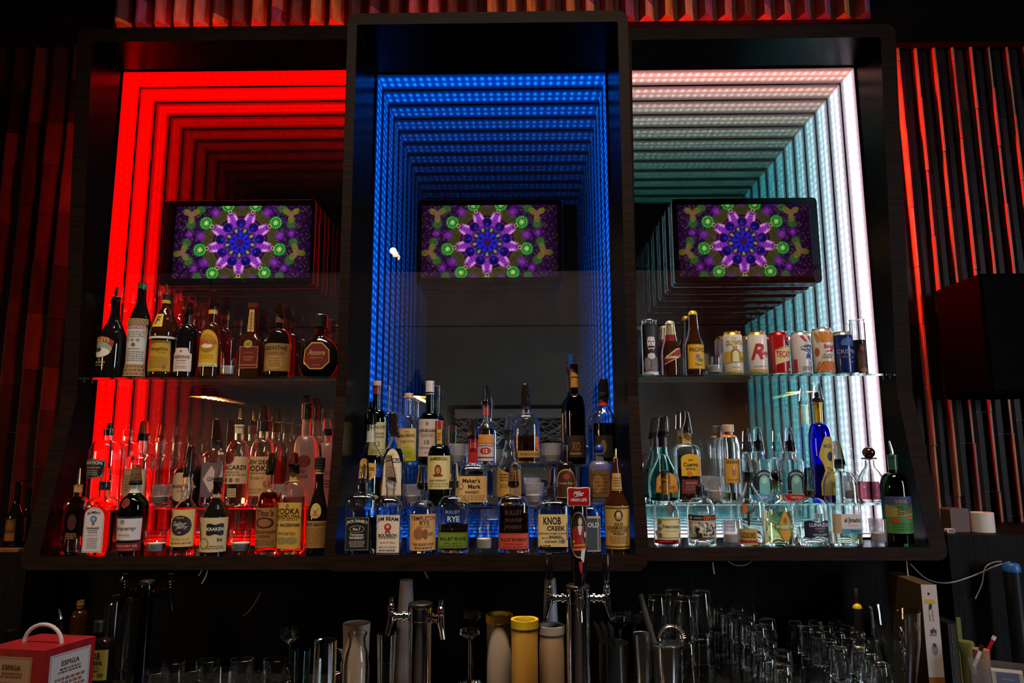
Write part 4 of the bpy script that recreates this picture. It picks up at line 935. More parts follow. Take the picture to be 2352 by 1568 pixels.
bottle('MF', 1419, 29, 1155, 1095, 1052, 7, 'long-necked dark rye bottle with tan portrait label and neck label', glassn='opbrown', style='slope',
       prof=[(1274, 27), (1272, 29), (1165, 29), (1152, 26), (1140, 19), (1128, 15), (1090, 12.5), (1078, 10), (1065, 8), (1052, 7.5)],
       caps=[('spout', 1054, 1030, 1, 'g')],
       labs=[(0, 1257, 1160, 27.5, 'rect', '#b8904a', [('r', -1, .93, 1, .97, '#4a4020'), ('r', -1, .03, 1, .07, '#4a4020'), ('E', 0, .78, .26, .13, '#2a2018'), ('E', 0, .8, .14, .07, '#c8aa72', 4), ('E', 0, .73, .2, .05, '#8a7448', 4), ('t', 'OLD', 0, .58, .075, K, .7, .02), ('t', 'OVERHOLT', 0, .49, .085, K, 1.75, .02), ('t', 'STRAIGHT RYE', 0, .41, .05, K, 1.3, .02), ('t', 'WHISKEY', 0, .35, .05, K, .9, .02), ('l', .12, .3, 4, '#7a5c28', .6)]),
             (0, 1126, 1086, 11.5, 'rect', '#a88448', [('l', .2, .8, 4, '#5a4420', .8), ('r', -1, .06, 1, .1, '#4a3418')], 'neck_label')])
# ------------------------------------------------------------------ blue-lit cabinet, lower step
bottle('M1', 848, 29, 1060, 1010, 968, 9.5, 'tall whiskey bottle with gold shield label, leftmost on the lower blue step', glassn='clear', style='slope', liq='#c8a860', lvl=1095,
       caps=[('foil', 1015, 990, '#a8a498'), ('plug', 975, 962, 10), ('cover', 972, 922, 12, 9, 'smoke', 0)],
       labs=[(0, 1102, 1062, 18, 'shield', '#c09238', [('t', 'POWERS', 0, .65, .2, '#3a2410', 1.6, .03), ('l', .2, .45, 2, '#6a4a18', .5)])])
bottle('M1', 903, 25, 1045, 1010, 990, 9, 'whiskey bottle with white arched label and gold neck ring', n=5, dr=.9, glassn='clear', liq='#a85a1a', lvl=1030, style='flat',
       caps=[('foil', 1002, 996, '#c8a860'), ('plug', 994, 985, 9), ('cover', 1000, 945, 13, 9, 'dark', -7)],
       labs=[(0, 1136, 1030, 22, 'roundarch', '#c8bcae', [('b', .06, .03, '#a07838'), ('r', -1, .70, 1, .79, '#0e0c0b', 3), ('t', 'BUSHMILLS', 0, .745, .06, '#d8d0c4', 1.8, .03, 0, 0, 5), ('E', 0, .86, .3, .05, '#c89868', 2), ('l', .1, .6, 8, '#9a8a7c', .6)])])
votive('M1', 945, 19, 1112, 'blue-lit candle glass on the lower blue step beside the arched white label', 'candle')
bottle('M1', 1008, 27, 1050, 1022, 984, 10, 'green whiskey bottle with cream label, red cap and yellow neck strip', glassn='dgreen', style='dome', liq='#1a3010', lvl=1040,
       caps=[('cork', 985, 966, 10.5, '#8a1e20'), ('foil', 1020, 984, '#1a3a20')],
       labs=[(0, 1122, 1046, 25.5, 'rect', '#c8b878', [('t', 'JAMESON', 0, .86, .13, '#1c1a10', 1.8, .03, 0, .04), ('E', 0, .56, .24, .17, '#6a2818'), ('E', 0, .56, .15, .1, '#a87838', 4), ('p', [(-.35, .44), (.35, .44), (.3, .38), (-.3, .38)], '#6a2818', 3), ('t', 'IRISH WHISKEY', 0, .26, .06, '#3a2c18', 1.3, .02), ('l', .05, .2, 2, '#8a7a48', .8)]),
             (0, 1019, 986, 5, 'rect', '#c8902a', [('l', .2, .8, 3, '#8a4a18', .8)], 'neck_strip')])
bottle('M1', 1086, 34, 1092, 1065, 1030, 9.5, 'bourbon bottle dipped in red wax with square cream label', n=5, dr=.85, glassn='clear', liq='#4a1c08', lvl=1090, style='round',
       caps=[('foil', 1062, 1004, '#9a1a1e'), ('cork', 1030, 1000, 11.5, '#9a1a1e'), ('cover', 1008, 960, 13, 9, 'smoke', 0)],
       labs=[(0, 1151, 1092, 32.5, 'rect', '#c8a26a', [('t', "Maker's", -.05, .83, .17, '#2a1c14', 1.5, .03), ('t', 'Mark', .15, .60, .17, '#2a1c14', 1.1, .03), ('e', -.7, .6, .18, '#7a5c38'), ('e', -.7, .6, .13, '#c8a26a', 3), ('t', 'WHISKY', 0, .38, .11, '#2a1c14', .95, .03), ('l', .06, .28, 3, '#8a6a44', .8)])])
bottle('M1', 1169, 29, 1078, 1040, 1008, 8.5, 'clear bulb-necked whisky bottle with black stopper and wavy beige label', glassn='clear', liq='#c89a58', lvl=1085,
       prof=[(1162, 27), (1160, 29), (1085, 29), (1072, 26), (1060, 19), (1050, 14), (1042, 15.5), (1034, 14), (1020, 9.5), (1008, 8.5)],
       caps=[('plug', 1010, 986, 10), ('cover', 990, 950, 11, 6, 'clear', 0)],
       labs=[(0, 1140, 1076, 27.5, 'wave', '#a8803c', [('l', .55, .85, 3, '#5a4020', .7), ('t', 'SCOTCH', 0, .4, .12, '#4a3418', 1.2)])])
votive('M1', 1227, 24, 1108, 'wide candle glass on the lower blue step behind the newsprint label', 'candle')
bottle('M1', 1300, 24, 1085, 1060, 1035, 9, 'dark whisky bottle with golden arched label on the lower blue step', glassn='black', style='dome',
       caps=[('cork', 1038, 1022, 10, '#14100e')],
       labs=[(0, 1142, 1076, 21, 'roundarch', '#a87a30', [('s', 'roundarch', -.86, .04, .86, .95, '#3a1c0c', 2), ('E', 0, .74, .3, .1, '#8a2a20', 3), ('t', 'Crown Royal', 0, .5, .12, '#b89048', 1.5, .01, .2, 0, 4), ('l', .1, .4, 4, '#a87a30', .5)])])
bottle('M1', 1379, 25, 1080, 1058, 1040, 10, 'blue-tinged decanter bottle with parchment label, right end of the lower blue step', n=3, glassn='candle', style='dome', liq='#402a18', lvl=1078,
       caps=[('ball', 1042, 1020, 10, '#1c3aa8')],  # stopper coloured blue for the LED light falling on it
       labs=[(-2, 1140, 1080, 22, 'rect', '#6a4a26', [('E', -.1, .5, .5, .35, '#8a6434', 1), ('l', .1, .9, 6, '#4a3218', .8)])])
# ------------------------------------------------------------------ blue-lit cabinet, upper step
bottle('M2', 861, 25, 965, 940, 884, 8.5, 'green malt whisky bottle with white cap and cream label, upper blue step far left', glassn='dgreen', liq='#14300c', lvl=950,
       caps=[('cork', 886, 875, 10, '#b8a088'), ('foil', 905, 886, '#7a2a20')],
       labs=[(6, 1045, 970, 19, 'rect', '#b8ac7c', [('t', 'GLENLIVET', 0, .85, .1, '#2a2820', 1.8, .02), ('l', .5, .7, 2, '#6a6444', .8), ('t', '12', 0, .35, .14, '#2a2820', .5), ('l', .05, .2, 2, '#8a8054', .8)])])
bottle('M2', 936, 22, 990, 952, 912, 7.5, 'clear malt bottle with cork top and yellow-green label', glassn='clear', liq='#c8a030', lvl=1000, style='dome',
       caps=[('cork', 914, 903, 10, '#c09870')],
       labs=[(0, 1058, 984, 20, 'rect', '#b8a060', [('t', 'THE', 0, .9, .05, '#4a3a20', .4), ('t', 'BALVENIE', 0, .78, .09, '#3a2c18', 1.7, .02), ('t', 'DOUBLE WOOD', 0, .6, .07, '#3a2c18', 1.4), ('s', 'roundarch', -.8, 0, .8, .45, '#9aa018', 1), ('l', .1, .3, 3, '#6a7010', .5)])])
bottle('M2', 985, 24, 972, 945, 900, 9, 'dark green malt bottle with white capsule and white label marked ten', glassn='dgreen', liq='#0c2008', lvl=1000,
       caps=[('cork', 906, 875, 10, '#c4b8b8')],
       labs=[(-1, 1048, 963, 22, 'rect', '#b8a4a0', [('E', 0, .88, .12, .05, '#6a5c5c'), ('t', 'LAPHROAIG', 0, .69, .09, '#1c1414', 1.85, .03), ('t', 'ISLAY SINGLE MALT', 0, .59, .035, '#3a2c2c', 1.3), ('t', 'SCOTCH WHISKY', 0, .54, .035, '#3a2c2c', 1.1), ('t', '10', 0, .38, .12, '#1c1414', .6, .01), ('l', .2, .26, 1, '#6a5858', .7), ('t', '1815', 0, .1, .05, '#3a2c2c', .5)])])
votive('M2', 1050, 21, 1018, 'candle glass on the upper blue step right of the white capsule bottle', 'candle')
bottle('M2', 1116, 20, 990, 960, 928, 8, 'blended whisky bottle with red and silver label', glassn='clear', liq='#7a3010', lvl=985, style='slope',
       caps=[('foil', 955, 930, '#8a3a3a'), ('plug', 932, 920, 8), ('spout', 922, 892, -1, 's'), ('cover', 930, 884, 10, 7, 'smoke', 0)],
       labs=[(0, 1058, 998, 18, 'rect', '#b0a8a8', [('s', 'roundarch', -.9, .66, .9, 1.0, '#c07a30', 1), ('r', -1, .56, 1, .68, '#8a1c24', 2), ('t', 'CHIVAS REGAL', 0, .62, .08, '#d8ccc0', 1.8, .02, 0, 0, 4), ('E', 0, .38, .6, .13, '#9a1c24'), ('t', '12', 0, .38, .14, '#d8c8a8', .5, .03, 0, 0, 4), ('r', -1, .1, 1, .16, '#8a1c24')])])
bottle('M2', 1209, 31, 990, 950, 925, 9, 'round-shouldered bourbon bottle with glow-coloured amber liquid, upper blue step', n=2.5, dr=.7, glassn='clear', style='dome', liq='#d89040', lvl=1000,  # pale amber liquid, raised level: imitates lamp light refracted in the glass
       caps=[('plug', 940, 916, 11), ('cover', 928, 880, 12, 8, 'dark', -2)],
       labs=[(6, 1050, 1035, 25, 'rect', '#a07a3c', [('t', 'BOURBON WHISKEY', 0, .5, .4, '#4a3418', 1.6)])])
votive('M2', 1268, 23, 1017, 'candle glass on the upper blue step beside the round-shouldered bourbon', 'candle')
bottle('M2', 1322, 25, 945, 905, 862, 8.5, 'tallest dark wine-style bottle with gold neck and blue-lit cover', glassn='brown', style='dome', liq='#0c0503', lvl=950,
       caps=[('foil', 890, 848, '#a87a30'), ('plug', 850, 836, 9, '#8a1e20'), ('cover', 850, 812, 11, 9, 'clear', -3)], labs=[(0, 1050, 1000, 20, 'rect', '#241410', [('t', 'XO', 0, .5, .4, '#8a6430', .8), ('l', .1, .25, 1, '#8a6430', .6)])])
bottle('M2', 1389, 27, 965, 925, 900, 10, 'blue-lit bottle with red neck band and black stopper, right end of the upper blue step', glassn='clear', style='slope', liq='#182a14', lvl=972,
       caps=[('foil', 932, 916, '#a8302a'), ('plug', 918, 900, 13), ('cover', 912, 868, 13, 10, 'dark', 2)], labs=[(-3, 1050, 1000, 20, 'rect', '#1c1810', [('E', 0, .5, .3, .3, '#6a5a30', 1)])])
# ------------------------------------------------------------------ teal-lit cabinet, upper shelf
def tall_candle(row, cx, hw, top, label, elems, split=1.0, m='clear'):
    Y, zs = ROWS[row]; bp = project_y(cx, zs, Y); X = at(cx, bp, Y).x; mp = m_per_px(cx, bp, Y)
    h = at(cx, top, Y).z - zs; r = hw * mp
    T = thing('candle_jar', (X, Y, zs), label, 'candle')
    P = [(0, r * .94), (.002, r), (h - .014, r), (h - .010, r * .92), (h - .005, r * .92), (h - .004, r * 1.0), (h - .001, r * 1.0), (h, r * .95)]
    I = [(h - .0005, r * .88), (h - .01, r * .86), (h - .02, r - .0028), (.008, r - .0028), (.0075, r - .005)]
    MB().lathe(P + I, GLASSES[m], 26).build('jar', T)
    if split < 1:
        MB().lathe([(.0085, r - .0036), (h * split, r - .0036)], mat('brown_wax', (0.10, 0.045, 0.02), .5), 22).build('wax', T)
    fn, uof, rm = wrap(lambda z: r, 2.0, 1.0, 0.004, 0)
    mb = MB(); print_on(mb, fn, uof(.95) * r, (h - .02) * (split if split < 1 else 1) , 'rect', '#15131a' if split == 1 else None, elems); mb.build('printed_sleeve', T)
W1, W2 = '#c8c0c8', '#8a828c'
tall_candle('RS', 1495, 18, 736, 'black and white candle jar with a moustached face, leftmost on the can shelf',
            [('E', 0, .62, .42, .17, W1), ('p', [(-.5, .66), (-.6, .95), (.55, .95), (.5, .66), (.3, .74), (-.3, .74)], '#2a2630', 4), ('r', -.32, .64, -.08, .655, K, 5), ('r', .08, .64, .32, .655, K, 5), ('E', 0, .60, .06, .05, W2, 5),
             ('s', 'wave', -.3, .52, .3, .56, K, 5), ('p', [(-.2, .5), (.2, .5), (.12, .42), (-.12, .42)], '#2a2630', 5), ('E', 0, .36, .4, .06, W1, 2), ('E', -.5, .2, .35, .12, W2, 1), ('E', .4, .18, .4, .14, '#5c5660', 1), ('l', .05, .34, 8, W2, .8), ('s', 'rect', -.9, 0, .9, .05, W1, 2)])
tall_candle('RS', 1977, 17, 734, 'tall pink-lit candle jar printed with a robed figure, rightmost on the can shelf',
            [('s', 'roundarch', -.55, .0, .6, .86, '#2a140c', 1), ('E', 0, .80, .36, .15, '#1a0c08', 2), ('E', 0, .79, .18, .09, '#6a3c28', 4), ('E', -.1, .3, .35, .16, '#4a2818', 3), ('E', .1, .1, .4, .09, '#7a5c48', 3), ('l', .3, .62, 6, '#5a3422', .4)], split=.62)
bottle('RS', 1543, 20, 810, 775, 742, 9, 'short brown beer bottle with slanting red label and foil neck', glassn='opbrown',
       prof=[(857, 20), (855, 21), (805, 21), (796, 19), (785, 15), (772, 12.5), (755, 10.5), (746, 9.5), (742, 10)],
       caps=[('foil', 785, 770, '#6a1014'), ('foil', 770, 744, '#b8ac84', 1), ('crown', 745, 737, 10, '#c0b8a0')],
       labs=[(2, 840, 802, 19.5, 'rect', None, [('p', [(-1, 0), (-1, .42), (.2, .98), (.8, 1.05), (1, .8), (.9, .55), (.3, .4)], '#b8a888', 0), ('p', [(-1, .08), (-1, .34), (.25, .9), (.5, .9), (.5, .5), (.1, .38)], '#7a1418', 2), ('e', .62, .8, .28, '#a8282c', 4), ('t', 'Bohemia', -.2, .48, .2, '#d8c8a0', 1.2, .03, .2, 0, 5)])])
bottle('RS', 1597, 21, 790, 745, 722, 9.5, 'tall brown beer bottle with yellow cap and yellow label', glassn='opbrown',
       prof=[(857, 20), (855, 21.5), (792, 21.5), (782, 19), (770, 14.5), (755, 11.5), (735, 10), (722, 9.5)],
       caps=[('crown', 724, 714, 10, '#c8b020')],
       labs=[(2, 849, 793, 19.5, 'rect', '#c8961a', [('b', .04, .03, '#7a5410'), ('t', 'PACIFICO', .05, .78, .17, '#2a2410', 1.7, .03), ('e', -.05, .5, .34, '#8a9aa8'), ('e', -.05, .5, .22, '#a8483a', 4), ('E', .2, .36, .3, .06, '#2a7a3a', 5), ('t', 'Clara', 0, .18, .1, '#2a2410', 1.3, .02)])])
votive('RS', 1641, 23, 812, 'clear rocks candle glass on the can shelf next to the yellow-labelled beer', 'clear', hwb=18)
CANTOP = mat('can_aluminium', (0.7, 0.7, 0.7), .3, metal=.9)
def can(cx, hw, top, label, ground, elems, rim=None, yaw=0.0):
    Y, zs = ROWS['RS']; bp = project_y(cx, zs, Y); X = at(cx, bp, Y).x; mp = m_per_px(cx, bp, Y)
    h = at(cx, top, Y).z - zs; r = hw * mp
    T = thing('beer_can', (X, Y, zs), label, 'can', 'tall cans on the shelf')
    gm = mat('can_print', rgb(ground), .3, coat=.4); rm = mat('can_rim', rgb(rim or ground), .28, metal=.6)
    mb = MB().lathe([(0, r * .74), (.002, r * .8), (.006, r * .97)], rm if rim else CANTOP, 30, cap1=False)
    mb.lathe([(.006, r * .97), (.010, r), (h - .018, r), (h - .013, r * .97)], gm, 30, cap0=False, cap1=False)
    mb.lathe([(h - .013, r * .97), (h - .005, r * .84), (h - .003, r * .82)], rm, 30, cap0=False, cap1=False)
    mb.build('can_body', T)
    MB().lathe([(h - .003, r * .82), (h - .002, r * .86), (h, r * .86), (h, r * .81), (h - .004, r * .79)], rm if rim else CANTOP, 30, cap0=False).build('can_lid', T)
    fn, uof, rmd = wrap(lambda z: r, 2.0, 1.0, .009, 0)
    U = uof(.95) * r
    mb = MB(); print_on(mb, fn, U, h - .024, 'rect', None, elems); mb.build('printed_design', T)
can(1686, 22, 763, 'white and gold beer can with horseshoe emblem, first can from the left', '#c8c4bc', [('t', 'OLYMPIA', 0, .8, .13, '#a88a28', 1.5, .06), ('t', 'BEER', 0, .68, .05, '#6a5820', .6, .03), ('r', -1, .26, 1, .56, '#b89a30', 0), ('s', 'roundarch', -.42, .28, .42, .64, '#8a6c18', 2), ('s', 'roundarch', -.26, .28, .26, .58, '#c8bc98', 4), ('E', .6, .36, .25, .06, '#8a6c18', 3), ('t', 'Original', 0, .92, .05, '#b05040', .8, 0, .3), ('t', 'Pale Ale', 0, .14, .05, '#4a4438', .6), ('r', -1, .0, 1, .06, '#b8901c')], rim='#b8902a')
can(1743, 22, 763, 'white beer can with a big red letter R', '#cfc8c6', [('t', 'R', -.25, .56, .42, '#a81c24', 1.1, .06, .35), ('t', 'ainier', .45, .52, .13, '#a81c24', .9, .03), ('l', .4, .45, 1, '#8a8480', .25, .6), ('l', .14, .18, 1, '#9a948c', .6), ('r', -1, .0, 1, .08, '#a8842a')], rim='#b89a48')
can(1793, 22, 763, 'red beer can with cream diagonal band', '#9a0e14', [('p', [(-.6, .56), (.5, .7), (.97, .7), (.97, .32), (.5, .3), (-.6, .2)], '#c8b488', 0), ('t', 'TECATE', .2, .48, .17, '#a81418', 1.4, .06, .12), ('p', [(-.6, .60), (.5, .74), (.97, .74), (.97, .72), (.5, .72), (-.6, .57)], '#c8a878', 1), ('E', .6, .82, .22, .1, '#14161c', 3), ('t', 'T', .6, .82, .1, '#c8c8c8', .3, .03, 0, 0, 5), ('t', '16', .6, .07, .07, '#d8d0c8', .4, .03)])
can(1843, 22, 763, 'white beer can with blue ribbon badge and red stripes', '#c4c0c4', [('p', [(-.3, .98), (-.05, .98), (.35, .82), (.2, .78)], '#b01c28', 1), ('p', [(.3, .98), (.5, .98), (.9, .86), (.8, .82)], '#b01c28', 1), ('r', -.97, 0, -.6, .35, '#a81a24', 1), ('e', .35, .66, .40, '#1c3c9a'), ('e', .35, .66, .32, '#dcd8dc', 3), ('e', .35, .66, .28, '#1c3c9a', 4), ('t', 'Pabst', .4, .78, .08, '#e8e4e8', .6, .03, .1, 0, 6), ('r', -.25, .61, .97, .70, '#101420', 5), ('t', 'Blue Ribbon', .36, .655, .07, '#dcd8dc', 1.15, .03, 0, 0, 7), ('p', [(.15, .5), (.55, .5), (.6, .34), (.35, .4), (.1, .34)], '#1c3c9a', 2), ('t', '10', .5, .24, .07, '#3a4a9a', .3), ('l', .04, .16, 3, '#7a6c78', .6, .3)])
star = []
for k in range(7):
    a_ = -60 + 20 * k
    for s_ in (1, -1):
        x1_, x2_ = math.tan(R(a_)) * .35, math.tan(R(a_)) * 1.1
        if abs(x1_) < .8: star.append(('p', [(x1_ - .09, .5 + s_ * .24), (x1_ + .09, .5 + s_ * .24), (max(-.97, min(.97, x2_ + .17)), .5 + s_ * .49), (max(-.97, min(.97, x2_ - .17)), .5 + s_ * .49)][:: s_], '#c87a20' if s_ > 0 else '#b8601a', 1))
can(1894, 24, 755, 'taller white beer can with orange sunburst rays', '#c8c0b4', star + [('t', 'Stiegl', .2, .62, .13, '#b81c20', 1.1, .05, .1), ('p', [(-.25, .50), (.45, .50), (.45, .57), (.1, .53)], '#b81c20', 2), ('t', 'Radler', .1, .42, .07, '#7a5a38', .8, .0, .2), ('l', .33, .38, 1, '#7a6a58', .4), ('E', -.75, .5, .2, .1, '#a8401c', 2)])
can(1941, 22, 763, 'dark blue cider can with a pale tree drawing', '#0c1f5c', [('E', .1, .82, .55, .1, '#3c5a98', 1), ('E', -.2, .77, .3, .06, '#3c5a98', 2), ('E', .45, .77, .3, .07, '#2c4a88', 2), ('r', .05, .66, .12, .76, '#3c5a98', 2), ('t', 'CRISPIN', 0, .55, .12, '#8a94b8', 1.7, .01), ('t', 'Original', .1, .40, .1, '#6a78a8', 1.2, .0, .3), ('l', .24, .3, 1, '#5a6898', .15, .4)], rim='#b8b4a0')

# ------------------------------------------------------------------ teal-lit cabinet, step shelf
bottle('RB', 1527, 35, 1105, 1035, 1000, 8.5, 'big teardrop brandy bottle with orange label, leftmost on the right step shelf', glassn='teal', n=2.2, dr=.55, style='slope', liq='#9a1010', lvl=1142, dy=-.018,
       prof=[(1157, 33), (1154, 36), (1110, 36), (1098, 34), (1080, 27), (1060, 17), (1045, 11), (1030, 9.5), (1004, 9), (1000, 9)],
       caps=[('foil', 1026, 1004, '#3a1814'), ('plug', 1004, 990, 12), ('cover', 1000, 954, 14, 10, 'smoke', 4)],
       labs=[(3, 1130, 1084, 26, 'roundarch', '#b87a2a', [('b', .05, .03, '#5a3010'), ('E', 0, .6, .3, .2, '#d8a84a'), ('E', .2, .62, .12, .24, '#8a2a18', 4), ('t', 'BRANDY', 0, .25, .15, '#4a2410', 1.4, .03)])])
bottle('RB', 1583, 28, 1040, 1020, 1000, 9.5, 'rectangular tequila bottle with bright yellow label, half full of amber', n=6, dr=.6, glassn='clear', liq='#b85a12', lvl=1073, style='dome', dy=.026,
       caps=[('foil', 1018, 988, '#b8923c'), ('cork', 1000, 985, 11, '#a88a48'), ('cover', 990, 943, 14, 10, 'smoke', -3)],
       labs=[(3, 1092, 1042, 21.5, 'arch', '#c8980f', [('t', 'Jose', 0, .72, .12, '#14100c', .7, .02), ('t', 'Cuervo', 0, .52, .2, '#14100c', 1.5, .05), ('t', 'ESPECIAL', 0, .32, .08, '#14100c', 1.3, .03), ('e', -.15, .09, .3, '#b0661a')]),
             (3, 1132, 1100, 22, 'rect', '#5c140c', [('t', 'BLUE AGAVE', 0, .75, .14, '#a08478', 1.1, .02), ('l', .2, .6, 3, '#6a4a44', .6)], 'lower_label')])
votive('RB', 1645, 19, 1095, 'tall straight candle glass on the right step shelf before the ribbed bottle', 'candle', hwb=19)
bottle('RB', 1680, 24, 1030, 998, 978, 9, 'ribbed clear tequila bottle with cork stopper and golden label', glassn='clear', style='dome', ribs=16, liq='#c8a878', lvl=1130,
       caps=[('cork', 992, 975, 13, '#b89a80'), ('foil', 1004, 992, '#b8661c')],
       labs=[(1, 1108, 1053, 17.5, 'rect', '#b8862a', [('b', .05, .03, '#7a3a10'), ('t', 'CENTENARIO', 0, .88, .09, '#3a1c10', 1.6, .03), ('r', -.8, .8, .8, .82, '#5a3010'), ('E', .05, .5, .25, .22, '#9a5a38', 2), ('E', .05, .62, .1, .08, '#d8a888', 4), ('l', .08, .18, 1, '#7a4a18', .7)])])
def shoe(tint):
    return [('s', 'roundarch', -.95, .0, .95, 1, '#14141a', 1), ('s', 'roundarch', -.55, .0, .55, .78, tint, 4), ('t', 'HERRADURA', 0, .76, .10, '#b8b8c0', 1.3, .02, 0, .1, 5), ('r', -.9, .1, -.6, .13, '#a8a8b0', 5), ('r', .6, .1, .9, .13, '#a8a8b0', 5), ('E', 0, .55, .3, .14, '#9ac8c8', 6), ('l', .2, .5, 3, '#5a8a8a', .0)][:6]
for cx_, nm, tagc, lbc, lq in ((1750, 'clear tequila bottle with black horseshoe badge and blue neck tag', '#2a5ac8', '#3a8ac8', '#d8f0f0'), (1823, 'clear tequila bottle with black horseshoe badge and red neck tag', '#c8202a', '#c8202a', '#c88a50')):
    bottle('RB', cx_, 27, 1062, 1054, 1030, 9.5, nm, n=3.5, dr=.7, glassn='clear', style='dome', liq=lq, lvl=1134,
           caps=[('plug', 1036, 1012, 9.5), ('spout', 1014, 996, 0, 'b'), ('cover', 1036, 980, 13, 8, 'clear', -2)],
           labs=[(2, 1132, 1078, 21, 'rect', None, shoe('#6aa8a8')), (0, 1148, 1134, 24, 'rect', lbc, [('t', 'TEQUILA', 0, .5, .4, '#e0d8d8', 1.0, .02)], 'foot_band'), (5, 1056, 1040, 3.5, 'oval', tagc, [], 'neck_tag')])
bottle('RB', 1893, 25, 1010, 972, 925, 8.5, 'tall cobalt blue bottle with gold violin-shaped label', glassn='blue', style='dome', liq='#0a0f50', lvl=1066,
       caps=[('foil', 970, 922, '#b8983a', 1), ('plug', 924, 914, 10), ('ball', 914, 900, 5, '#0e0e10'), ('cover', 924, 880, 13, 8, 'clear', 2)],
       labs=[(6, 1136, 1003, 20, 'rect', None, [('p', [(-.35, 1), (.55, 1), (.8, .85), (1, .7), (.6, .52), (.5, .42), (.95, .2), (1, 0), (-.95, 0), (-.95, .2), (-.5, .42), (-.6, .52), (-1, .66), (-.7, .85)], '#b09a3c', 0), ('E', .15, .66, .4, .08, '#1c2030', 2), ('E', .3, .18, .3, .06, '#6a5c28', 2), ('t', 'MEZCAL', 0, .84, .06, '#4a3c18', 1.0, .02), ('t', 'Zinc', .05, .43, .1, '#4a3c18', .8, .02)])])
votive('RB', 1955, 13, 1092, 'small straight candle glass behind the bottle with the blue-banded white label', 'candle', hwb=13)
bottle('RB', 2004, 29, 1110, 1068, 1056, 9.5, 'round pink-lit decanter bottle with dark ball stopper', n=2.6, dr=.75, glassn='clear', liq='#8a4a5a', lvl=1105,
       prof=[(1152, 26), (1150, 29), (1125, 30), (1105, 29), (1092, 25), (1080, 17), (1072, 11), (1066, 10), (1056, 10)],
       caps=[('ball', 1052, 1026, 14, '#2a1408')])
# ------------------------------------------------------------------ teal-lit cabinet, front row
SKEL = []
for k_ in range(46):                                     # crowded black and white drawing
    SKEL.append(('E', rnd.uniform(-.9, .9), rnd.uniform(.12, .68), rnd.uniform(.03, .13), rnd.uniform(.02, .10), rnd.choice(['#16140f', '#24211c', '#16140f', '#c8c0b0', '#8a8272', '#4a463c']), 2 + k_ % 4))
for x_ in (-.6, .02, .6): SKEL += [('E', x_, .58, .09, .08, '#c8c0b0', 6), ('r', x_ - .03, .22, x_ + .03, .5, '#b8b0a0', 6), ('r', x_ - .12, .40, x_ + .12, .43, '#b8b0a0', 6)]
bottle('RF', 1533, 30, 1185, 1150, 1100, 8.5, 'cognac bottle with cream vine-leaf label and gold neck', glassn='clear', liq='#8a0c10', lvl=1238, style='dome',
       caps=[('foil', 1135, 1088, '#a87c34', 1), ('plug', 1090, 1080, 9), ('cover', 1088, 1042, 12, 8, 'clear', -5)],
       labs=[(3, 1236, 1186, 28, 'rect', '#c8bc90', [('b', .1, .05, '#6a5830'), ('e', -.75, .2, .14, '#7a6838'), ('e', -.75, .5, .12, '#7a6838'), ('e', -.75, .8, .14, '#7a6838'), ('e', .75, .2, .14, '#7a6838'), ('e', .75, .8, .14, '#7a6838'), ('t', 'Hennessy', .08, .58, .22, '#1c1814', 1.35, .01), ('l', .36, .42, 1, '#8a7c50', .4)]),
             (4, 1175, 1154, 10, 'oval', '#14100e', [('E', 0, .5, .7, .7, '#2a2420', 1)], 'seal')])
bottle('RF', 1613, 32, 1175, 1142, 1122, 9.5, 'tequila bottle with black and white skeleton drawing label', glassn='clear', style='dome', liq='#c8e0c0', lvl=1246,
       caps=[('cork', 1136, 1114, 10.5, '#0e0c0b'), ('spout', 1114, 1094, -2, 'b')],
       labs=[(0, 1236, 1180, 31, 'rect', '#a8a090', [('r', -1, .78, 1, 1, '#14120f', 1), ('t', 'ESPOLON', .45, .88, .15, '#c8501c', 1.0, .04), ('e', -.75, .88, .08, '#a8a090', 3), ('l', .82, .94, 1, '#8a8478', .25, -.35),
              ] + SKEL + [('E', -.1, .06, .8, .05, '#3a362e', 1)])])
votive('RF', 1681, 20, 1194, 'pink-lit candle glass between the skeleton label and the deer label', 'candle', hwb=19)
bottle('RF', 1728, 31, 1160, 1108, 1085, 8.5, 'tequila bottle with stag drawing and narrow tan label', glassn='clear', n=2.8, dr=.8, style='slope', liq='#e0d8d0', lvl=1192,
       caps=[('plug', 1108, 1082, 10), ('cover', 1086, 1038, 13, 8, 'clear', -5)],
       labs=[(-13, 1248, 1212, 18, 'rect', '#b09048', [('t', 'CAZADORES', 0, .6, .35, '#2a1c10', 1.6, .04), ('r', -1, .12, 1, .3, '#8a2c18')]),
             (-12, 1212, 1155, 14, 'rect', None, [('r', -.9, .6, -.1, 1, '#b0602a', 0), ('E', 0, .4, .22, .3, '#3a1c10'), ('E', 0, .62, .3, .08, '#5a3420'), ('p', [(.1, .62), (.7, .85), (.95, 1.2), (.5, .8), (.2, .7)], '#3a2818'), ('p', [(.1, .6), (.9, .7), (1.1, 1.0), (.7, .76)], '#3a2818')], 'stag_drawing')])
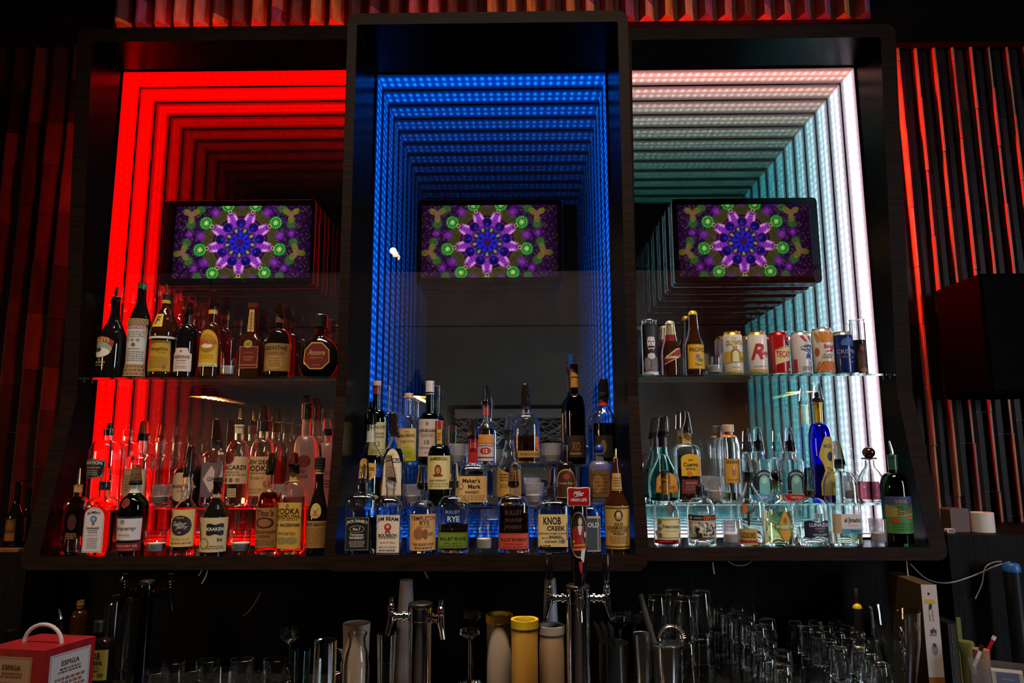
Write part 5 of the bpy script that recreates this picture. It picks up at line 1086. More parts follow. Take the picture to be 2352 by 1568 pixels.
bottle('RF', 1791, 34, 1168, 1122, 1104, 9, 'tequila bottle with orange leaf-shaped label, red stopper and green collar', glassn='clear', style='slope', liq='#d8c88a', lvl=1172,
       caps=[('foil', 1122, 1104, '#3a7a28'), ('ball', 1103, 1078, 9, '#b8182a'), ('cover', 1104, 1050, 14, 10, 'clear', -1)],
       labs=[(3, 1238, 1168, 22, 'rect', None, [('s', 'leaf', -.85, -.02, .85, 1.05, '#3a7a30', 0), ('s', 'leaf', -.72, .02, .72, .99, '#c8862a', 2), ('E', 0, .66, .2, .1, '#8a5a1c', 4), ('r', -1, .36, 1, .53, '#4a8a3a', 4), ('t', 'HORNITOS', 0, .46, .10, '#e0e0d0', 1.7, .03, 0, 0, 6), ('t', 'REPOSADO', 0, .395, .04, '#e0e0d0', 1.1, 0, 0, 0, 6), ('l', .12, .3, 3, '#8a5a1c', .35)])])
bottle('RF', 1867, 35, 1170, 1142, 1128, 9.5, 'squat tequila bottle with dark scalloped label and brown cover', glassn='clear', n=2.6, dr=.75, style='dome', liq='#e0e8e0', lvl=1235,
       caps=[('cork', 1140, 1126, 11, '#3a2014'), ('cover', 1134, 1072, 13, 9, 'smoke', 0)],
       labs=[(4, 1233, 1192, 29, 'wave', '#1a1226', [('t', 'LUNAZUL', .1, .74, .2, '#c8c4d0', 1.5, .03), ('t', 'BLANCO', .1, .54, .1, '#a8a4b0', .9), ('t', 'Tequila', .1, .38, .1, '#a8a4b0', .5, 0, .3), ('t', '100% DE AGAVE', .1, .2, .09, '#b8b4c0', 1.3, .02)]),
             (4, 1190, 1174, 8, 'oval', None, [('E', 0, .5, .9, .45, '#a8b8b8', 1), ('E', 0, .5, .7, .36, '#687878', 2)], 'raised_badge')])
bottle('RF', 1941, 35, 1125, 1082, 1062, 9, 'tall tequila bottle with white label and light blue band', n=5, dr=.75, glassn='clear', style='dome', liq='#e8f0d8', lvl=1218,
       caps=[('cork', 1076, 1054, 11, '#1c3a28'), ('cover', 1062, 1012, 14, 10, 'smoke', -5)],
       labs=[(0, 1222, 1178, 33, 'rect', '#c4bcb8', [('r', -1, .0, 1, .24, '#3a8ab0', 1), ('r', -1, 0, -.45, 1, '#a88a68', 2), ('t', 'el Jimador', .3, .66, .32, '#1c1c20', 1.1, .03), ('l', .38, .44, 1, '#8a8480', .3, .3), ('t', 'TEQUILA', .45, .12, .12, '#1c3a58', .8, .02, 0, 0, 4)])])
votive('RF', 2020, 20, 1190, 'pink-lit candle glass in front of the round decanter', 'candle', hwb=18)
bottle('RF', 2066, 31, 1120, 1085, 1045, 9.5, 'green wine-shaped mezcal bottle with colourful label, rightmost in the teal-lit cabinet', glassn='dgreen', style='dome', liq='#082a10', lvl=1130,
       caps=[('foil', 1078, 1044, '#1c4a38'), ('spout', 1046, 1012, -4, 's')],
       labs=[(0, 1222, 1138, 29.5, 'rect', '#3a7a34', [('r', -1, .78, 1, 1, '#3a3a6a', 2), ('t', 'VIDA', -.1, .86, .10, '#8a8a48', 1.3, .01, 0, 0, 4), ('p', [(-1, .42), (-1, .78), (.2, .6), (.97, .9), (.97, .5)], '#8a7c3a', 3)] +
              [('E', -.3 + .13 * i + .05 * (j % 2), .50 + .055 * j + .012 * i, .045, .018, '#1c1810', 5) for i in range(9) for j in range(5)] + [('E', -.5, .34, .3, .06, '#a8301c', 4), ('E', .45, .42, .2, .04, '#c8501c', 4), ('l', .06, .3, 3, '#2a5c28', .7)])])
# ------------------------------------------------------------------ things on the counter below the cabinets
CZ = 0.9005
def spot(cx, Y): 
    p = at(cx, project_y(cx, CZ, Y), Y); return p.x, Y
def hgt(cx, py, Y): return at(cx, py, Y).z - CZ
def simple(name, cx, Y, prof, material, label, cat, group=None, part='body', seg=26, thin=0.0, n=2.0, dr=1.0, ribs=0, rib=0.0):
    """prof: [(photo row, half width px)] from the bottom (row None = the counter) upward"""
    x, _ = spot(cx, Y); P = []
    for py, h_ in prof:
        z = 0.0 if py is None else hgt(cx, py, Y)
        P.append((z, h_ * m_per_px(cx, py or 1565, Y)))
    T = thing(name, (x, Y, CZ), label, cat, group)
    if thin:
        I = [(z, max(r - thin, .001)) for z, r in reversed(P)]
        I[-1] = (P[0][0] + thin * 1.6, I[-1][1])
        MB().lathe(P + I, material, seg, n, dr, ribs=ribs, rib=rib).build(part, T)
    else: MB().lathe(P, material, seg, n, dr, ribs=ribs, rib=rib).build(part, T)
    return T
PLAST = mat('milky_plastic', (0.36, 0.28, 0.22), .4, trans=.15)
YELLOW = mat('yellow_plastic', (0.75, 0.5, 0.02), .35)
def juice(cx, hw, top, Y, bodym, ringm, label, juice_col):
    x, _ = spot(cx, Y); mp = m_per_px(cx, 1500, Y); r = hw * mp; h = hgt(cx, top, Y)
    T = thing('juice_container', (x, Y, CZ), label, 'container', 'pour containers on the back counter')
    MB().lathe([(0, r * .88), (.004, r * .95), (.02, r * .96), (.022, r), (h - .03, r), (h - .028, r * .97), (h - .001, r * .97)], bodym, 28, cap1=False).build('jar', T)
    MB().lathe([(h - .024, r * 1.06), (h - .001, r * 1.08), (h, r * 1.03), (h - .002, r * .82), (h - .012, r * .80)], ringm, 28, cap0=False, cap1=False).build('collar_ring', T)
    MB().lathe([(h - .014, r * .95), (h - .012, r * .80), (h - .0125, .002)], juice_col, 24).build('inner_lid', T)
    return T
juice(1147, 29, 1409, 2.31, PLAST, YELLOW, 'milky pour container with yellow ring, leftmost of the three', mat('lilac_lid', (.25, .16, .4), .4))
juice(1206, 30, 1420, 2.225, mat('amber_plastic', (0.42, 0.21, 0.03), .4, trans=.1), YELLOW, 'amber pour container with yellow ring, middle of the three', mat('dark_brown_inside', (.15, .07, .02), .5))  # inner lid in plain dark brown
T = juice(1268, 29, 1434, 2.295, mat('beige_plastic', (0.28, 0.18, 0.09), .4, trans=.1), mat('clear_ring', (.5, .42, .36), .3, trans=.3), 'beige pour container with clear ring beside the tap tower', mat('beige_lid', (.35, .28, .22), .4))
simple('paper_cup_stack', 1266, 2.44, [(None, 27), (1444, 27), (1436, 24), (1424, 17), (1330, 13), (1326, 12)], mat('white_plastic', (.36, .37, .40), .45), 'pale pouring neck standing upright behind the beige container', 'bottle neck', part='neck').name = 'pour_neck'
simple('paper_cup_stack', 929, 2.38, [(None, 24), (1548, 24), (1450, 21), (1334, 14.5), (1331, 14), (1333, 12), (1350, 11)], mat('white_paper', (.42, .36, .34), .7), 'tall stack of white paper cups behind the middle tap tower', 'cup stack', part='cups')
T = simple('ribbed_container', 815, 2.32, [(None, 29), (1540, 29), (1450, 30), (1432, 30)], mat('cream_plastic', (.44, .32, .25), .5), 'white ribbed plastic container behind the glass carafe', 'container', part='body')
mp = m_per_px(815, 1440, 2.32); hh = hgt(815, 1430, 2.32)
MB().lathe([(hh - .026, 30.5 * mp), (hh, 31 * mp), (hh - .001, 28 * mp), (hh - .008, 27 * mp)], mat('cream_plastic', (.44, .32, .25), .5), 64, ribs=32, rib=.02).build('lid', T)
simple('carafe', 817, 2.19, [(None, 27), (1560, 29), (1530, 29), (1505, 26), (1480, 19), (1465, 18), (1456, 21), (1452, 21.5)], CLEAR, 'small clear glass carafe in front of the ribbed container', 'carafe', thin=.0025, part='glass')
simple('highball_glass', 886, 2.15, [(None, 19), (1560, 20), (1456, 23.5), (1453, 23.5)], CLEAR, 'tall clear highball glass left of the middle tap tower', 'glass', thin=.003, part='glass')
for k, (px, dy_) in enumerate(((868, 0), (872, .004))):
    pass
# tap towers
def tube_px(cx0, Y, pts, rad, m): return [(at(px, py, Y2).x, Y2, at(px, py, Y2).z) for px, py, Y2 in pts]
def tower(cx, hw, top, Y, label, taps, dark=False, blackcap=True):
    x, _ = spot(cx, Y); mp = m_per_px(cx, top, Y); r = hw * mp; h = hgt(cx, top, Y)
    T = thing('tap_tower', (x, Y, CZ), label, 'tap tower', 'beer tap towers')
    cm = mat('dark_chrome', (.03, .028, .026), .15, metal=1) if dark else CHROME
    MB().lathe([(0, r * 1.5), (.006, r * 1.5), (.012, r * 1.1), (.02, r), (h - .048, r), (h - .046, r * 1.05), (h - .012, r * 1.05), (h - .010, r)], cm, 40).build('column', T)
    MB().lathe([(h - .0098, r * 1.02), (h - .002, r * 1.02), (h, r * .9)], BLACK, 36).build('top_cap', T)
    z0 = h - .036
    for (dx, dyy, hlen, hr, kind) in taps:               # direction of the tap and its handle
        d = Vector((dx, dyy, 0)).normalized(); L1 = .048 if kind != 'f' else .030
        q = d * (r + L1)
        fa = MB()
        fa.tube([d * (r * .9) + Vector((0, 0, z0)), q + Vector((0, 0, z0))], [.009, .0075], cm, 12)
        fa.lathe([(0, .0)], cm) if False else None
        for t_, rr in ((.25, .014), (.55, .011), (.78, .013)):
            c0 = d * (r + L1 * t_) + Vector((0, 0, z0)); fa.tube([c0 - d * .003, c0 + d * .003], rr, cm, 14)
        fa.tube([q + Vector((0, 0, z0 + .012)), q + Vector((0, 0, z0 - .012)), q + d * .004 + Vector((0, 0, z0 - .024)), q + d * .010 + Vector((0, 0, z0 - .050))], [.009, .0105, .008, .0068], cm, 12)
        base_ = z0 + .012
        fa.lathe([(base_, .008), (base_ + .004, .011), (base_ + .008, .008), (base_ + .012, .011), (base_ + .016, .008), (base_ + .020, .010), (base_ + .024, .006), (base_ + .034, .006), (base_ + .042, .0085)], cm, 18, c=(q.x, q.y))
        f = fa.build('faucet', T)
        if hlen:
            MB().lathe([(base_ + .040, hr * .8), (base_ + .044, hr), (base_ + .040 + hlen - .004, hr * .95), (base_ + .040 + hlen, hr * .7)], mat('black_handle', (.008, .008, .009), .18, coat=.4), 20, c=(q.x, q.y)).build('tap_handle', T)
    return T, r, h
T, r_, h_ = tower(1332, 27, 1342, 2.12, 'chrome tap tower with three faucets and a red beer sign handle', [(-1, -.12, .070, .011, 's'), (1, -.12, .070, .011, 's'), (0.02, -1, 0, 0, 'f')])
# tall centre handle with printed girl and sign plate
xq, Yq = T.location.x + .002, T.location.y - r_ - .030
zc = lambda py: at(1330, py, Yq).z - CZ
mpq = m_per_px(1330, 1250, Yq)
hy = -(r_ + .030)
hb = MB().lathe([(zc(1345), 10 * mpq), (zc(1335), 14 * mpq), (zc(1300), 18 * mpq), (zc(1170), 21 * mpq), (zc(1160), 20 * mpq), (zc(1155), 12 * mpq)], mat('black_gloss_handle', (.008, .008, .009), .12, coat=.6), 26, c=(0, hy), dr=1.0)
hb.v = [(x, (y if y < hy else hy + (y - hy) * .6), z) for x, y, z in hb.v]
ho = hb.build('tap_handle', T)
rr_ = lambda z: (20.4 * mpq)
fn, uof, rm = wrap(rr_, 2.0, 1.0, zc(1292), 0)
g2 = lambda u, z, l: (lambda p: (p[0], p[1] + hy, p[2]))(fn(u, z, l))
mb = MB(); hl = zc(1172) - zc(1292)
print_on(mb, g2, uof(.92) * 20 * mpq, hl, 'rect', None, [('E', -.05, .55, .95, .44, '#b8a890', 0), ('E', -.05, .55, .88, .41, '#16121a', 1), ('E', .1, .8, .2, .08, '#c8a86a', 2), ('E', .12, .79, .12, .055, '#d8b8a0', 3), ('p', [(-.5, .7), (.5, .72), (.3, .5), (-.3, .5)], '#9a1c1c', 2), ('p', [(-.15, .72), (.3, .72), (.15, .55), (-.0, .55)], '#d8d0c8', 3),
    ('p', [(-.7, .64), (-.4, .68), (-.3, .4), (-.6, .36)], '#9a1c1c', 2), ('E', -.55, .42, .12, .03, '#c8a86a', 3), ('p', [(-.3, .5), (.35, .5), (.75, .26), (-.75, .24)], '#a81c1c', 2), ('p', [(-.6, .36), (.6, .38), (.62, .35), (-.64, .33)], '#c8962c', 3), ('p', [(-.7, .28), (.72, .3), (.74, .27), (-.72, .25)], '#c8962c', 3),
    ('p', [(.2, .28), (.6, .28), (.4, .02), (.1, .1)], '#d8d0c8', 3), ('E', .6, .55, .12, .06, '#c8c0b8', 3), ('p', [(-.1, .04), (.3, .06), (.2, -.2), (.0, -.12)], '#b01c20', 2)])
mb.build('printed_figure', T)
pl = MB(); sw, sh_ = 28.5 * mpq, 24 * mpq; zcS = zc(1139)
def plate(sc_, y0, y1, material):
    pts = []
    for i in range(32):
        a = 2 * math.pi * i / 32
        c_, s_ = math.cos(a), math.sin(a)
        k = (abs(c_) ** 6 + abs(s_) ** 6) ** (-1 / 6)
        px_, pz_ = c_ * k, s_ * k
        pts.append((px_ * sw * sc_ * (1 - .10 * (1 - pz_ * pz_)), zcS + pz_ * sh_ * sc_ * (1 - .16 * (1 - px_ * px_))))
    n_ = len(pts)
    pl.add([(x, y0, z) for x, z in pts] + [(x, y1, z) for x, z in pts], [(i, (i + 1) % n_, n_ + (i + 1) % n_, n_ + i) for i in range(n_)] + [tuple(range(n_ - 1, -1, -1)), tuple(range(n_, 2 * n_))][::1], material)
yS = hy - 21 * mpq
plate(1.0, yS - .006, yS + .006, paper('#d8d0cc')); plate(.92, yS - .0068, yS - .004, mat('sign_red', rgb('#a8141c'), .2, coat=.6))
print_on(pl, lambda u, z, l: (u, yS - .0072 - .0002 * l, zcS - sh_ * .8 + z), sw * .9, sh_ * 1.6, 'rect', None, [('t', 'Miller', 0, .70, .26, '#e0d8d4', .95, .03, .35), ('t', 'HIGH LIFE', 0, .32, .19, '#e0d8d4', 1.4, .05), ('p', [(-.4, .52), (.4, .6), (.42, .57), (-.4, .49)], '#e0d8d4', 2)])
pl.build('sign_plate', T)
tower(962, 27, 1383, 2.12, 'chrome tap tower with two faucets, middle of the counter', [(-1, -.1, 0, 0, 's'), (.75, -.6, 0, 0, 's')])
tower(318, 15, 1332, 2.18, 'narrow dark tap tower in the shadows at the left', [(-1, 0, .0, 0, 's'), (1, 0, .0, 0, 's')], dark=True)
# bottles on the counter at the far left
ROWS['CT'] = (2.20, CZ); ROWS['CN'] = (2.06, CZ)
bottle('CT', 212, 34, 1480, 1462, 1440, 10, 'bourbon bottle with newsprint-style yellowed label behind the red carton', n=5, dr=.6, glassn='black', style='dome',
       caps=[('cork', 1450, 1425, 12, '#0e0c0b')],
       labs=[(0, 1556, 1487, 33, 'rect', '#8a7428', [('t', 'KNOB', -.05, .80, .24, K, 1.15, .05), ('t', 'CREEK', .2, .57, .14, K, 1.25, .05), ('t', 'straight bourbon', 0, .41, .08, '#2a2018', 1.6, .01), ('t', 'WHISKEY', .15, .31, .07, K, .9, .03), ('t', 'small batch', -.15, .17, .07, '#2a2018', .8, .02), ('t', '100', .6, .17, .12, K, .35, .03), ('t', 'NOB', -.5, .0, .12, K, .8, .05)])], dy=-.08)
bottle('CT', 262, 33, 1392, 1362, 1330, 8, 'tall clear empty bottle beside the narrow dark tap tower', glassn='clear', style='dome', caps=[('spout', 1332, 1322, 1, 's')], dy=.07)
bottle('CT', 168, 18, 1420, 1400, 1385, 7, 'slim brown bottle with tan collar in the shadows at far left', glassn='opbrown', caps=[('foil', 1396, 1378, '#7a5a28')], dy=.12)
bottle('CN', 120, 30, 1500, 1455, 1420, 9, 'dark wine bottle with steel pourer behind the red carton', glassn='black', caps=[('spout', 1425, 1398, -6, 's')], dy=.10)
bottle('CN', 8, 30, 1500, 1475, 1445, 14, 'shiny dark bottle cut off by the left picture edge', glassn='black', dy=.04)
# red carton of wine
pc = at(103, 1500, 1.86); T = thing('wine_carton', (pc.x, 1.86, CZ), 'red boxed wine carton with paper label and carrying strap, bottom left corner', 'carton')
hT = at(103, 1494, 1.86).z - CZ
RED = noisy('red_card', rgb('#8a0a14'), rgb('#a00e18'), (1, 1, 1), 30, .5)
ang1, ang2 = R(171), R(74)
e1 = Vector((math.cos(ang1), math.sin(ang1), 0)) * .17; e2 = Vector((math.cos(ang2), math.sin(ang2), 0)) * .15
mb = MB(); c4 = [Vector((0, 0, 0)), e1, e1 + e2, e2]
mb.add([tuple(v) for v in c4] + [tuple(v + Vector((0, 0, hT))) for v in c4], [(0, 1, 2, 3), (7, 6, 5, 4), (0, 4, 5, 1), (1, 5, 6, 2), (2, 6, 7, 3), (3, 7, 4, 0)], RED); mb.build('carton', T)
def face(o, e, w0, w1, z0, z1):
    n_ = Vector((e.y, -e.x, 0)).normalized()
    if n_.y > 0: n_ = -n_
    if e is e2: n_ = Vector((e.y, -e.x, 0)).normalized()
    L_ = e.length; m_ = e.normalized()
    return lambda u, z, l: tuple(o + m_ * ((w0 + w1) / 2 * L_ + u) + n_ * (.0006 + .0003 * l) + Vector((0, 0, z0 + z)))
zl0, zl1 = hT - .20, hT - .018
es = [('b', .05, .02, '#7a4a30'), ('t', 'ESPIGA', 0, .86, .07, '#4a2018', 1.2, .02), ('l', .72, .8, 2, '#6a4030', .6), ('l', .5, .68, 3, '#8a6048', .8), ('e', 0, .3, .3, '#a05048')]
fn = face(Vector((0, 0, 0)), e1, .2, .85, zl0, zl1)
mb = MB(); print_on(mb, lambda u, z, l: fn(-u, z, l), e1.length * .33, zl1 - zl0, 'rect', '#b08868', es); mb.build('label_sticker', T)
fn = face(Vector((0, 0, 0)), e2, .12, .9, zl0, zl1)
mb = MB(); print_on(mb, lambda u, z, l: fn(u, z, l), e2.length * .40, zl1 - zl0, 'rect', '#c8c4c4', es[:4] + [('e', .1, .3, .3, '#b03838'), ('e', .1, .3, .26, '#c8c4c4', 3), ('p', [(.0, .25), (.2, .25), (.12, .34)], '#b03838', 4)]); mb.build('label_sticker', T)
mid = (e1 + e2) * .5
MB().tube([tuple(mid * .9 + e1.normalized() * (.055 * math.cos(R(a))) + Vector((0, 0, hT + .045 * math.sin(R(a))))) for a in range(0, 181, 15)], .005, mat('white_strap', (.6, .5, .5), .5), 8).build('strap', T)

# glassware
def tumbler_tree(name, r0, r1, h, material, label, cat, group, ribs=0, part='glass'):
    T = thing(name, (0, 0, -9), label, cat, group)
    th = .003
    P = [(0, r0 * .95), (.002, r0), (h * .5, (r0 + r1) / 2), (h, r1)]; I = [(h, r1 - th * .8), (h * .5, (r0 + r1) / 2 - th), (.012, r0 - th), (.0115, r0 - th * 2)]
    MB().lathe(P + I, material, 20, ribs=ribs, rib=.055).build(part, T)
    return T
used = set()
def place(proto, x, y, z, label, flip=False):
    o = proto if proto.name not in used else copy_tree(proto); used.add(proto.name)
    o.location = (x, y, z); o['label'] = label
    o.rotation_euler = (math.pi if flip else 0.0, 0, rnd.random() * .3)
    return o
def pile(proto, H, spots, top_label, low_label, maxn=9):
    """columns of upside-down glasses standing on each other on the counter, each as tall as the photo shows"""
    for cx, py, Y, word in spots:
        p = at(cx, py, Y); m = max(1, round((p.z - CZ) / H)); x = at(cx, project_y(cx, CZ + m * H, Y), Y).x
        for k in range(m):
            if k < m - maxn: continue
            place(proto, x, Y, CZ + (k + 1) * H, (top_label if k == m - 1 else low_label) % word, True)
rocks = tumbler_tree('rocks_glass', .024, .0300, .066, CLEAR, '', 'glass', 'upside-down rocks glasses piled right of the shakers', ribs=10)
pile(rocks, .0675, ((1648, 1392, 2.555, 'farthest left'), (1668, 1404, 2.485, 'back left'), (1690, 1420, 2.415, 'middle left'), (1716, 1436, 2.345, 'front left'), (1742, 1450, 2.27, 'leading'),
                    (1696, 1398, 2.545, 'farthest right'), (1722, 1412, 2.465, 'back right'), (1763, 1440, 2.36, 'middle right'), (1762, 1500, 2.195, 'lower'), (1798, 1505, 2.265, 'outer right'), (1796, 1545, 2.12, 'nearest')),
     'top rocks glass of the %s column in the pile right of the shakers', 'rocks glass lower down in the %s column of the pile right of the shakers')
pint = tumbler_tree('pint_glass', .028, .038, .134, CLEAR, '', 'glass', 'upside-down pint glasses behind the shakers')
pile(pint, .1355, ((1509, 1389, 2.38, 'leftmost'), (1548, 1380, 2.47, 'back left'), (1572, 1396, 2.36, 'front'), (1610, 1378, 2.45, 'rightmost')), 'upside-down pint glass, %s stack behind the coil strainer', 'pint glass under the top one in the %s stack behind the strainer')
cut = tumbler_tree('goblet', .020, .0300, .080, CLEAR, '', 'glass', 'cut glasses piled left of the pitcher', ribs=8)
sp = []
for i_, ((cx, py, Y), wd) in enumerate(zip(((1872, 1400, 2.52), (1898, 1412, 2.44), (1924, 1426, 2.36), (1950, 1440, 2.28), (1974, 1462, 2.20), (1998, 1500, 2.12), (2022, 1540, 2.04)), ('back', 'second', 'third', 'middle', 'fifth', 'sixth', 'front'))):
    sp += [(cx, py, Y, wd + ' middle'), (cx - 46, py + 40, Y - .005, wd + ' left')] + ([(cx + 46, py + 50, Y + .01, wd + ' right')] if i_ < 4 else [])
pile(cut, .0815, sp, 'top cut glass of the %s column in the glittering pile left of the pitcher', 'lower cut glass in the %s column of the glittering pile', 3)
# left rows of glasses
mug = tumbler_tree('stem_glass', .026, .034, .115, CLEAR, '', 'glass', 'glasses lined up on the left half of the counter', ribs=8)
for i, (cx, py, Y) in enumerate(((352, 1512, 2.13), (392, 1500, 2.22), (432, 1508, 2.15), (472, 1496, 2.24), (512, 1508, 2.15), (552, 1494, 2.25), (590, 1506, 2.16), (628, 1494, 2.25))):
    place(mug, spot(cx, Y)[0], Y, CZ, '%s fluted glass to the right of the narrow dark tower' % ['first', 'second', 'third', 'fourth', 'fifth', 'sixth', 'seventh', 'eighth'][i])
simple('tumbler', 686, 2.14, [(None, 19), (1560, 20), (1490, 22)], glass('#2a8a96'), 'teal-tinted tumbler in the dark left half of the counter', 'glass', thin=.003, part='glass')
T = simple('beer_mug', 742, 2.16, [(None, 24), (1562, 26), (1475, 25), (1470, 26)], CLEAR, 'clear beer mug with handle left of the ribbed container', 'mug', thin=.005, part='glass', ribs=10, rib=.03)
mp = m_per_px(742, 1510, 2.16); z1_, z2_ = hgt(742, 1490, 2.16), hgt(742, 1545, 2.16)
MB().tube([(25 * mp, 0, z1_), (36 * mp, 0, z1_ - .002), (40 * mp, 0, (z1_ + z2_) / 2), (36 * mp, 0, z2_ + .002), (25 * mp, 0, z2_)], .005, CLEAR, 10).build('handle', T)
def wineglass(cx, Y, top, bowl, stem_py, foot, hw, label, group='stemmed glasses in the dark middle of the counter'):
    return simple('wine_glass', cx, Y, [(None, foot), (1566, foot), (1562, 3), (stem_py, 2.5), (bowl, hw), (top, hw * .95), (top, hw * .9), (bowl, hw * .92), (stem_py - 3, 1)], CLEAR, label, 'glass', group, part='glass', seg=22)
wineglass(1078, 2.20, 1445, 1455, 1470, 26, 23, 'stemmed coupe glass with more coupes behind it, left of the milky container')
wineglass(1084, 2.36, 1405, 1416, 1436, 24, 22, 'stemmed coupe glass at the back, its rim the highest near the milky container')
wineglass(660, 2.33, 1444, 1462, 1480, 22, 22, 'stemmed glass with wide rim behind the teal tumbler')
wineglass(1427, 2.40, 1410, 1424, 1445, 22, 22, 'stemmed glass behind the black straws')
wineglass(1460, 2.46, 1406, 1420, 1440, 22, 20, 'stemmed glass at the back beside the black muddler')
# straws in a dark cup
T = simple('straw_holder', 1412, 2.18, [(None, 33), (1562, 34), (1480, 33), (1474, 34)], mat('smoked_plastic', (.02, .02, .02), .15), 'dark holder packed with black straws right of the tap tower', 'holder', thin=.003, part='cup')
for i in range(9):
    a = -26 + i * 5.5
    MB().tube([((-8 + i * 2) * mp * 1.2, (i % 3 - 1) * .008, hgt(1412, 1540, 2.18)), ((a - 18) * mp, (i % 3 - 1) * .014, hgt(1412, 1424 + (i * 7) % 20, 2.18))], .0032, mat('black_straw', (.012, .012, .012), .3), 6).build('straw', T)
# shakers, strainer, muddler
def shaker(cx, Y, hw, top, label):
    return simple('shaker_tin', cx, Y, [(None, hw * .78), (1563, hw * .8), (top + 2, hw), (top, hw * 1.03), (top + 1, hw * .97)], STEEL, label, 'shaker', 'steel shakers', part='tin', seg=32)
shaker(1480, 2.14, 21, 1454, 'slim steel shaker tin left of the coil strainer')
shaker(1538, 2.11, 29, 1481, 'steel shaker tin with the coil strainer standing in it')
p = at(1543, 1484, 2.11); T = thing('strainer', (p.x, 2.11, p.z + .004), 'hawthorne strainer with a fan of wire coil on the steel shaker', 'strainer')
MB().lathe([(0, .034), (.003, .036), (.006, .034)], STEEL, 28).build('plate', T)
mb = MB()
for i in range(22):
    a = R(10 + 160 * i / 21); c_ = Vector((math.cos(a) * .032, -.002, .012 + math.sin(a) * .036)); d = Vector((math.cos(a), 0, math.sin(a)))
    mb.tube([tuple(c_), tuple(c_ + d * .008)], .0009, mat('copper_wire', (.6, .35, .25), .3, metal=1), 5)
mb.tube([(math.cos(R(a)) * .033, 0, .012 + math.sin(R(a)) * .037) for a in range(0, 181, 12)], .0022, STEEL, 6)
mb.build('wire_coil', T)
p0, p1 = at(1508, 1500, 2.235), at(1470, 1364, 2.27); T = thing('muddler', p0, 'black muddler leaning over the slim shaker tin', 'muddler')
MB().tube([(0, 0, -.15), (0, 0, 0), tuple(p1 - p0)], [.010, .011, .0085], mat('matte_black', (.02, .02, .022), .6), 14).build('rod', T)
# pitcher
T = simple('pitcher', 2070, 2.22, [(None, 34), (1566, 36), (1470, 50), (1405, 54), (1398, 56)], CLEAR, 'large clear pitcher with pouring lip right of the glittering glass pile', 'pitcher', thin=.004, part='glass', seg=36)
mp = m_per_px(2070, 1480, 2.20); z1_, z2_ = hgt(2070, 1435, 2.2), hgt(2070, 1530, 2.2)
MB().tube([(-.012, -50 * mp, z1_), (-.022, -62 * mp, z1_ - .005), (-.024, -66 * mp, (z1_ + z2_) / 2), (-.016, -58 * mp, z2_ + .01), (-.008, -42 * mp, z2_)], .007, CLEAR, 10).build('handle', T)
# upright white box file and carton behind
def slab(name, label, cat, px0, px1, pyt, Y, dep, m, rz=0.0, elems=None, bg=None, pyb=None):
    a, b = at(px0, 1450, Y), at(px1, 1450, Y); top = at((px0 + px1) / 2, pyt, Y).z
    z0 = CZ if pyb is None else at((px0 + px1) / 2, pyb, Y).z
    T = thing(name, ((a.x + b.x) / 2, Y, z0), label, cat, None, rz); hw = (b.x - a.x) / 2
    MB().box((-hw, 0, 0), (hw, dep, top - z0), m).build('box_body', T)
    if elems is not None:
        mb = MB(); print_on(mb, lambda u, z, l: (u, -.0006 - .0003 * l, z), hw * .96, top - z0, 'rect', bg, elems); mb.build('printed_front', T)
    return T
slab('box_file', 'tall white box file standing upright right of the pitcher', 'box', 2124, 2160, 1342, 2.25, .24, mat('file_brown', (.07, .04, .015), .5), R(-4),
     [('r', -1, 0, 1, .2, '#8a5a1c', 1), ('e', -.1, .92, .16, '#0c0a0a', 2), ('r', -.7, .84, .6, .87, '#c8a01c', 2), ('p', [(-.25, .78), (.2, .79), (.22, .83), (-.2, .83)], '#2a0c14', 2)] +
     [('t', s_, x_, y_, .016, '#3a2c2c', .25, .0) for s_, x_, y_ in (('R', .2, .77), ('O', .2, .75), ('N', .2, .73), ('C', .2, .71), ('O', .2, .69), ('F', -.2, .77), ('L', -.2, .75), ('O', -.2, .73), ('R', -.2, .71), ('A', -.2, .69))] +
     [('t', 'afe', .1, .60, .05, '#2a2020', .8, .02), ('l', .55, .57, 1, '#6a5a58', .5), ('E', .1, .44, .4, .05, '#8a7a80', 1), ('r', -.1, .46, .25, .49, '#3a3038', 3)], '#c0b4b0')
slab('recipe_book', 'black bartender book standing behind the yellow ruler', 'book', 2178, 2206, 1432, 2.34, .16, BLACK, 0, [('t', s_, -.4, .9 - i * .085, .06, '#4a3c14', .5, .01) for i, s_ in enumerate('BARTENDER')], None)
slab('ruler', 'yellow-green plastic ruler leaning upright at the right', 'ruler', 2199, 2209, 1418, 2.30, .006, mat('ruler_yellow', (.12, .12, .01), .5), 0)
simple('pen_cup', 2266, 2.18, [(None, 16), (1565, 17), (1492, 17), (1490, 17.5)], mat('tan_cup', (.36, .18, .08), .5), 'tan cup holding red and white pens near the right edge', 'cup', part='cup')
for (x0, y0, x1, y1, c, nm) in ((2270, 1492, 2284, 1462, '#a81828', 'red marker sticking out of the tan cup'), (2238, 1530, 2256, 1482, '#c8c0c4', 'white marker leaning left of the tan cup')):
    a, b = at(x0, y0, 2.18 - (.04 if x0 < 2250 else 0)), at(x1, y1, 2.18 - (.04 if x0 < 2250 else 0)); T = thing('marker_pen', a, nm, 'pen')
    MB().tube([(0, 0, -.02), (0, 0, 0), tuple(b - a)], .005, gloss(c), 10).build('barrel', T); MB().tube([tuple((b - a) * .75), tuple((b - a) * 1.05)], .0056, gloss('#2a1418' if c[1] == 'c' else '#c8b8b8'), 10).build('pen_cap', T)
simple('tape_roll', 2232, 2.24, [(None, 13), (1500, 14), (1478, 17), (1472, 15)], mat('green_tape', (.12, .12, .03), .6), 'crumpled yellow-green cup beside the ruler', 'cup', part='body')
